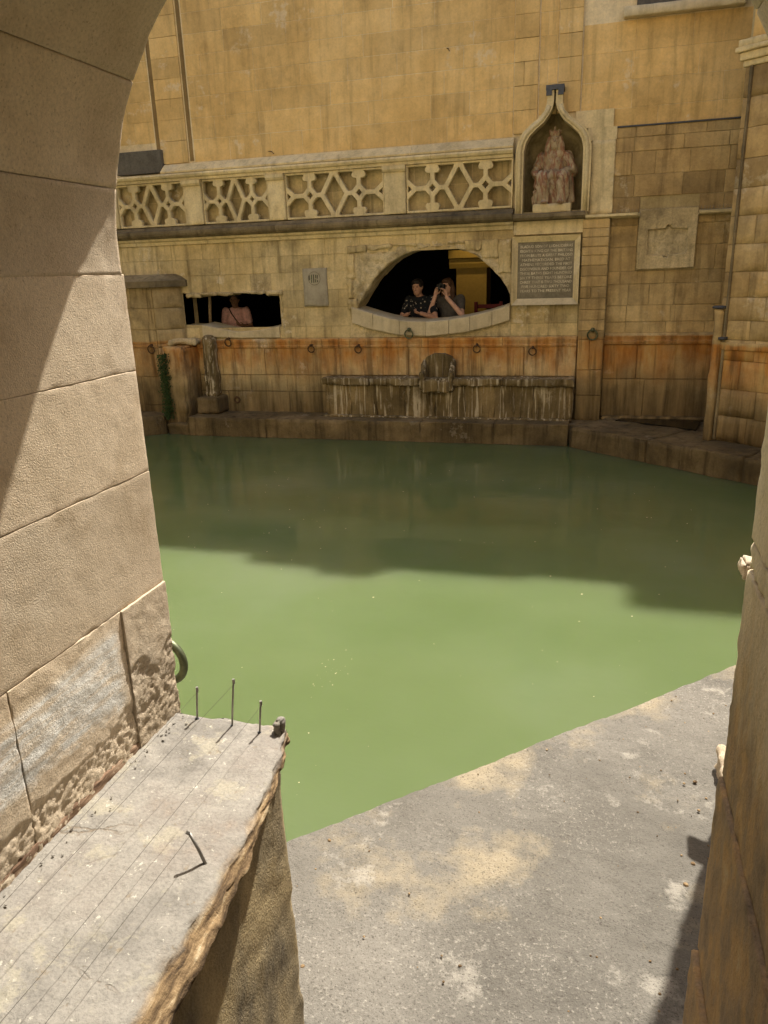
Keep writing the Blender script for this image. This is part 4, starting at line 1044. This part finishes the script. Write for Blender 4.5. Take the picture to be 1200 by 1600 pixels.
# ================================================================== NEAR ARCHWAY (the camera stands in it)
YF, XL, XR, ZC, RA = 1.577, -1.06, .308, 2.445, .684
CXA = (XL+XR)/2
af = [( -1.52,-.5),(-1.52,2.4)]+[(CXA-1.146*math.cos(a),2.4+1.146*math.sin(a)) for a in np.linspace(0.05,math.pi-.05,25)]+[(.77,2.4),(.77,-.5)]
nf = thing('near_building','sunlit stone building front around the near archway','building')
plate('wall_face',[(-13,-.6),(7,-.6),(7,9.5),(-13,9.5)],[af],1.02,.5,'front',nf)
MB().box(-4,4,-4.2,-4.0,-.2,4.2).build('back_wall','parapet',nf); MB().box(-4.2,-4,-4.2,1.02,-.2,4.2).build('side_wall','parapet',nf); MB().box(4,4.2,-4.2,1.02,-.2,4.2).build('side_wall','parapet',nf)
MB().box(-4.2,4.2,-4.2,1.02,4.2,4.4).build('ceiling','parapet',nf); MB().box(-4.2,4.2,-4.2,.25,-.3,.8).build('floor','parapet',nf)
arw = thing('stone_archway','rough limestone archway jambs and vault framing the view','archway')
# left jamb courses
jz = [1.20,1.36,1.657,1.95,2.195,2.41,2.445]
def jamb_warp(p): return p
jl = [1.15,1.657,1.95,2.195,2.412]
for i,(a,b) in enumerate(zip(jl[:-1],jl[1:])):
    splits = [YF,1.385,1.02,-.6] if i == 0 else [YF,-.6]
    for q in range(len(splits)-1):
        y1,y0 = splits[q],splits[q+1]
        pr_ = .005 if (i==0 and q==0) else 0
        def eroded(p):
            # crumbling, honeycombed foot of the jamb below a torn line
            lim = 1.425+.06*fbm(p,9,3,3)+(.07+.10*nz(p,11,8) if p[1]>1.385 else 0)-.10*(1.385-p[1] if p[1]<1.385 else 0)
            if p[0] > -1.15 and p[2] < lim:
                k = min(1,(lim-p[2])/.02); p = p.copy(); p[0] -= k*(.003+.006*max(0,fbm(p,45,3,5))+.003*fbm(p,120,2,9))
            return p
        ylo = max(y0,.45)
        if y1 > .45:
            rough_box('jamb_stone',(-1.55,XL+pr_,ylo+.0005,y1-.0005,a+.0005,b-.0005),'near',arw,res=.005 if i==0 else .010,r=.0018,amp=.0006 if i else .0012,freq=30,seed=i*2+q,faces='XYzZy',chip=.0,edge=1.3,warp=eroded if i==0 else None)
        if y0 < .45: rough_box('jamb_stone',(-1.55,XL,y0,.4495,a+.0005,b-.0005),'near',arw,res=.08,r=.0018,amp=.0009,freq=24,seed=i*2+q,faces='XYzZ',chip=0,edge=1.)
rough_box('mortar_fillet',(-1.10,XL-.003,-.6,YF-.02,1.262,1.305),'fillet',arw,res=.008,r=.006,amp=.004,freq=26,seed=3,faces='XYZ')
# voussoirs
angs = [-3,12.2,30.3,50,70,90,110,130,149.7,167.8,183]
for i,(a,b) in enumerate(zip(angs[:-1],angs[1:])):
    near = b <= 75
    def vw(p,a=a):
        th = R(p[0]); rad = RA-p[2]+0.0
        # outer arris chamfer widening towards the crown
        t = math.sin(max(0,min(th,math.pi)))
        ch = .005+.036*t*t
        d = YF-p[1]
        if d < ch: rad = rad+ (ch-d)*2.2
        return np.array([CXA-rad*math.cos(th), p[1], ZC+rad*math.sin(th)])
    # build in (angle deg, y, -radial) space; sizes in degrees scaled by warp
    lo_a, hi_a = a+.05, b-.05
    n_a = 26 if near else 8; ys = np.concatenate([np.linspace(-.6,.5,4),np.linspace(.55,1.5,60 if near else 10),np.linspace(1.505,YF-.001,10)])
    vs, fs = [], []; rad_rows = 0
    A_ = np.concatenate([[lo_a],np.linspace(lo_a+.25,hi_a-.25,n_a-2),[hi_a]])
    for ii,t_ in enumerate(A_):
        for y in ys:
            p = vw((t_,y,0)); ee = .0011*fbm(p,20,4,i) - (.0025 if ii in (0,n_a-1) else 0)
            nrm = np.array([p[0]-CXA,0,p[2]-ZC]); nrm /= np.linalg.norm(nrm); p = p-nrm*ee; vs.append(tuple(p))
        # outer face
        th = R(t_); vs.append((CXA-(RA+.46)*math.cos(th),YF-.001,ZC+(RA+.46)*math.sin(th)))
    m_ = len(ys)+1
    for ii in range(n_a-1):
        for j in range(m_-1): fs.append((ii*m_+j,ii*m_+j+1,(ii+1)*m_+j+1,(ii+1)*m_+j))
    # joint faces
    for ii in (0,n_a-1):
        th = R(A_[ii]); k = len(vs); base = ii*m_
        for y in ys: vs.append((CXA-(RA+.46)*math.cos(th),y,ZC+(RA+.46)*math.sin(th)))
        for j in range(len(ys)-1): fs.append((base+j,base+j+1,k+j+1,k+j))
    MB().add(vs,fs).build('voussoir','near',arw,smooth=False)
for i_ in arw.children:
    if i_.name.startswith('voussoir'):
        i_.data.polygons.foreach_set('use_smooth',[True]*len(i_.data.polygons))
# mortar ring behind the voussoir joints
vs, fs = [], []
for k,t_ in enumerate(np.linspace(-6,186,60)):
    th = R(t_); 
    for y in (-.6,YF-.02): vs.append((CXA-(RA+.012)*math.cos(th),y,ZC+(RA+.012)*math.sin(th)))
    if k: fs.append((2*k-2,2*k-1,2*k+1,2*k))
MB().add(vs,fs).build('vault_mortar','near',arw)
MB().box(-1.54,XL-.014,-.6,YF-.02,1.16,2.44).build('jamb_mortar','near',arw)
# right jamb
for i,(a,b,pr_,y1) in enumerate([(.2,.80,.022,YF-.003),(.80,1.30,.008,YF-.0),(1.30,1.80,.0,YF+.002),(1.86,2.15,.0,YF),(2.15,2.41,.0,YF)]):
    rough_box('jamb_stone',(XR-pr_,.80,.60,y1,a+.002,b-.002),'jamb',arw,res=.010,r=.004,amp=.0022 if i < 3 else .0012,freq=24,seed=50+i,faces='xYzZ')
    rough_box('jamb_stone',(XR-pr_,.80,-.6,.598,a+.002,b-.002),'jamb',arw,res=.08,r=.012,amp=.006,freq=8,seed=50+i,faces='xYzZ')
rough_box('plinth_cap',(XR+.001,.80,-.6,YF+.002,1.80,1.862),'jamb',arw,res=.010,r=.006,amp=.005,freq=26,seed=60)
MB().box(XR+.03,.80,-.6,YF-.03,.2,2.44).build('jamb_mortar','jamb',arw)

# ---- broken parapet with its worn top slab
par = thing('parapet','broken low parapet with pale lichened top slab at lower left','parapet')
ex = ([.4,.739,.874,1.0,1.18,1.344,1.45,1.56],[-.69,-.682,-.684,-.684,-.686,-.700,-.717,-.750])
def edge_x(y): return float(np.interp(y,ex[0],ex[1]))
def par_warp(p):
    y = p[1]; t = (p[0]+1.06)/(.36); x = -1.06+t*(edge_x(y)+1.06)
    return np.array([x,y,p[2]])
def slab():
    # cross-section swept along y: top, worn nosing, undercut
    ys = np.concatenate([np.linspace(-.6,.40,6),np.arange(.42,1.556,.010)])
    vs, fs = [], []
    for y in ys:
        e = edge_x(y); w_ = .030+.055*np.clip((1.45-y)/.8,0,1)       # nosing depth grows towards us
        n1 = .005*fbm((0,y,0),10,4,3); n2 = .009*fbm((0,y,0),13,4,9)
        sec = []
        for t in np.linspace(0,1,34):
            x = -1.075+(e-.006+n1+1.075)*t
            sec.append((x,1.28+.0035*fbm((x,y,0),9,4,1)+.0035*fbm((x,y,0),30,3,2)-(.006*max(0,t-.93)/.07)))
        steps = 12
        for k in range(1,steps+1):
            t = k/steps
            lip = .012+.040*np.clip((1.40-y)/.5,0,1)
            tt = min(1,t/.72)
            out_ = lip*tt**.7 if t < .72 else lip-(lip+.03)*((t-.72)/.28)**1.5
            sec.append((e+n1+out_+.008*fbm((t*.25,y*.6,0),34,4,5)+n2*.5*t, 1.277-(w_+n2*.4)*1.25*t+.006*fbm((t*.3,y,0),15,3,7)))
        sec.append((-.90,1.277-w_*1.3))
        for x,z in sec: vs.append((x,y,z))
    m_ = 34+12+1
    # ragged end towards the water
    last = len(ys)-1
    for k in range(m_):
        x,y,z = vs[last*m_+k]; vs[last*m_+k] = (x,y+.012*fbm((x,0,z),18,3,4),z)
        x,y,z = vs[(last-1)*m_+k]; vs[(last-1)*m_+k] = (x,y+.006*fbm((x,0,z),18,3,4),z)
    for i in range(len(ys)-1):
        for j in range(m_-1): fs.append((i*m_+j,i*m_+j+1,(i+1)*m_+j+1,(i+1)*m_+j))
    fs.append(tuple(last*m_+k for k in range(m_)))
    o = MB().add(vs,fs).build('top_slab','sill',par,smooth=True)
slab()
rough_box('front_face',(-1.05,-.757,-.6,1.535,.2,1.262),'parapet',par,res=.012,r=.008,amp=.0035,freq=14,seed=3,faces='XYZ',
          warp=lambda p: np.array([p[0]+(-.03*max(0,(1.25-p[1])) if p[0]>-.9 else 0)+ (.012*(1.26-p[2]) if p[0]>-.9 else 0),p[1],p[2]]))
rough_box('edge_chip',(-.765,-.737,1.525,1.56,1.24,1.315),'sill',par,res=.006,r=.011,amp=.007,freq=30,seed=5)
# loose mortar along the foot of the jamb
rb_ = random.Random(4); mm = MB()
for i in range(60):
    y = rb_.uniform(.55,1.55); x = XL+.012+abs(rb_.gauss(0,.02)); s_ = rb_.uniform(.0008,.0032)
    mm.ell((x,y,1.283+s_*.3),(s_,s_*rb_.uniform(1,2),s_*.7),Matrix.Rotation(rb_.uniform(0,3),3,'Z'),6,4)
tag(mm.build('mortar_crumbs','sill',par),kind='stuff')

# ---- bird wires
def spike(x,y,h,lean,label):
    o = thing('wire_spike',label,'spike','bird wire posts on the parapet')
    MB().tube([(x,y,1.27),(x+lean*.5,y,1.28+h*.5),(x+lean,y,1.28+h)],.0026,8).build('pin','steel',o,smooth=True)
    MB().tube([(x+lean,y,1.28+h-.010),(x+lean,y,1.28+h+.003)],.0036,8).build('tip','steel',o)
    MB().tube([(x,y,1.276),(x,y,1.2835)],[.008,.004],10).build('ferrule','lead',o)
    return (x+lean,y,1.28+h-.012)
t1 = spike(-.988,1.539,.094,.011,'shortish thin steel spike nearest the jamb on the parapet end')
t2 = spike(-.880,1.527,.139,.019,'tallest thin steel spike in the middle of the parapet end')
t3 = spike(-.797,1.517,.092,.012,'thin steel spike nearest the broken outer corner of the parapet')
nl = thing('bent_nail','bent dark steel nail standing on the parapet top','nail')
MB().tube([(-.710,1.075,1.275),(-.722,1.073,1.315),(-.737,1.072,1.352)],.0034,8).build('shank','steel',nl,smooth=True)
MB().tube([(-.737,1.072,1.352),(-.742,1.070,1.356)],.0048,8).build('head','steel',nl)
for (t,e,lab) in ((t1,(-1.0,.0,1.34),'thin bird wire running from the spike nearest the jamb'),(t2,(-.96,.0,1.38),'thin bird wire running from the tallest spike'),(t3,(-.86,.0,1.335),'thin bird wire running from the spike by the outer corner'),((-.737,1.072,1.345),(-.80,.0,1.335),'thin bird wire running from the bent nail')):
    w_ = MB().tube([t,tuple((Vector(t)*.5+Vector(e)*.5)-Vector((0,0,.018))),e],.00045,5).build('bird_wire','wire'); tag(w_,lab,'wire','bird wires along the parapet')

# ---- near bronze ring on the outer face
nr_ = thing('bronze_ring','thick green bronze ring hanging on the outer face of the left jamb','ring')
MB().torus((-1.128,1.637,1.385),.062,.0115,(.12,1,.0),n=36,k=12).build('ring_hoop','bronze',nr_,smooth=True)
MB().cap((-1.128,1.57,1.452),(-1.128,1.65,1.452),.022,.018).build('bolt_head','bronze',nr_,smooth=True)

# ---- outer pier beyond the right jamb
op = thing('outer_pier','rough stone pier standing on the bank just outside the right jamb','pier')
def opw(p): return np.array([p[0]+.0*(p[2]),p[1],p[2]])
for i,(a,b,dx) in enumerate([(.2,.72,.0),(.72,1.22,.012),(1.22,1.75,.018),(1.75,2.3,.02),(2.3,2.9,.02),(2.9,3.6,.02)]):
    rough_box('stone_block',(.625+dx,1.35,1.66,3.08+dx*.2,a+.002,b-.002),'near',op,res=.03,r=.008,amp=.005,freq=9,seed=80+i)
rough_box('projecting_stone',(.570,.70,3.0,3.12,1.205,1.275),'near',op,res=.012,r=.015,amp=.010,freq=22,seed=91)
rough_box('foot_stone',(.575,.70,2.75,3.10,.26,.37),'near',op,res=.012,r=.012,amp=.010,freq=16,seed=92)

# ---- grit lying on the bank, specks floating on the water
gr = random.Random(12); mm = MB()
for i in range(900):
    u_ = gr.uniform(-.2,3.0); v_ = gr.uniform(.05,2.6); p = E0+ed*u_+pd*v_
    if gr.random() > .25+.75*min(1,max(0,(p[0]+.2)/.8)): continue
    s_ = gr.uniform(.0015,.006) if gr.random()<.93 else gr.uniform(.006,.012)
    z = .28+.007*fbm((p[0],p[1],0),3.2,3,1)
    mm.ell((p[0],p[1],z+s_*.3),(s_,s_*gr.uniform(.6,1.3),s_*.6),Matrix.Rotation(gr.uniform(0,3),3,'Z'),6,4)
tag(mm.build('gravel','sill'),'loose grit scattered on the bank','grit',kind='stuff')
mm = MB()
for i in range(160):
    if i < 25: x,y = gr.gauss(-1.55,.05),gr.gauss(3.95,.09)
    else: x,y = gr.uniform(-4.5,1),gr.uniform(2.6,9)
    s_ = gr.uniform(.0012,.0045)*(1 if y < 5 else 2)
    mm.add([(x-s_,y,.0035),(x,y-s_*.7,.0035),(x+s_,y+s_*.2,.0035),(x+s_*.2,y+s_,.0035)],[(0,1,2,3)])
tag(mm.build('floating_specks','sillstone',fix=False),'pale specks floating on the green water','specks',kind='stuff')
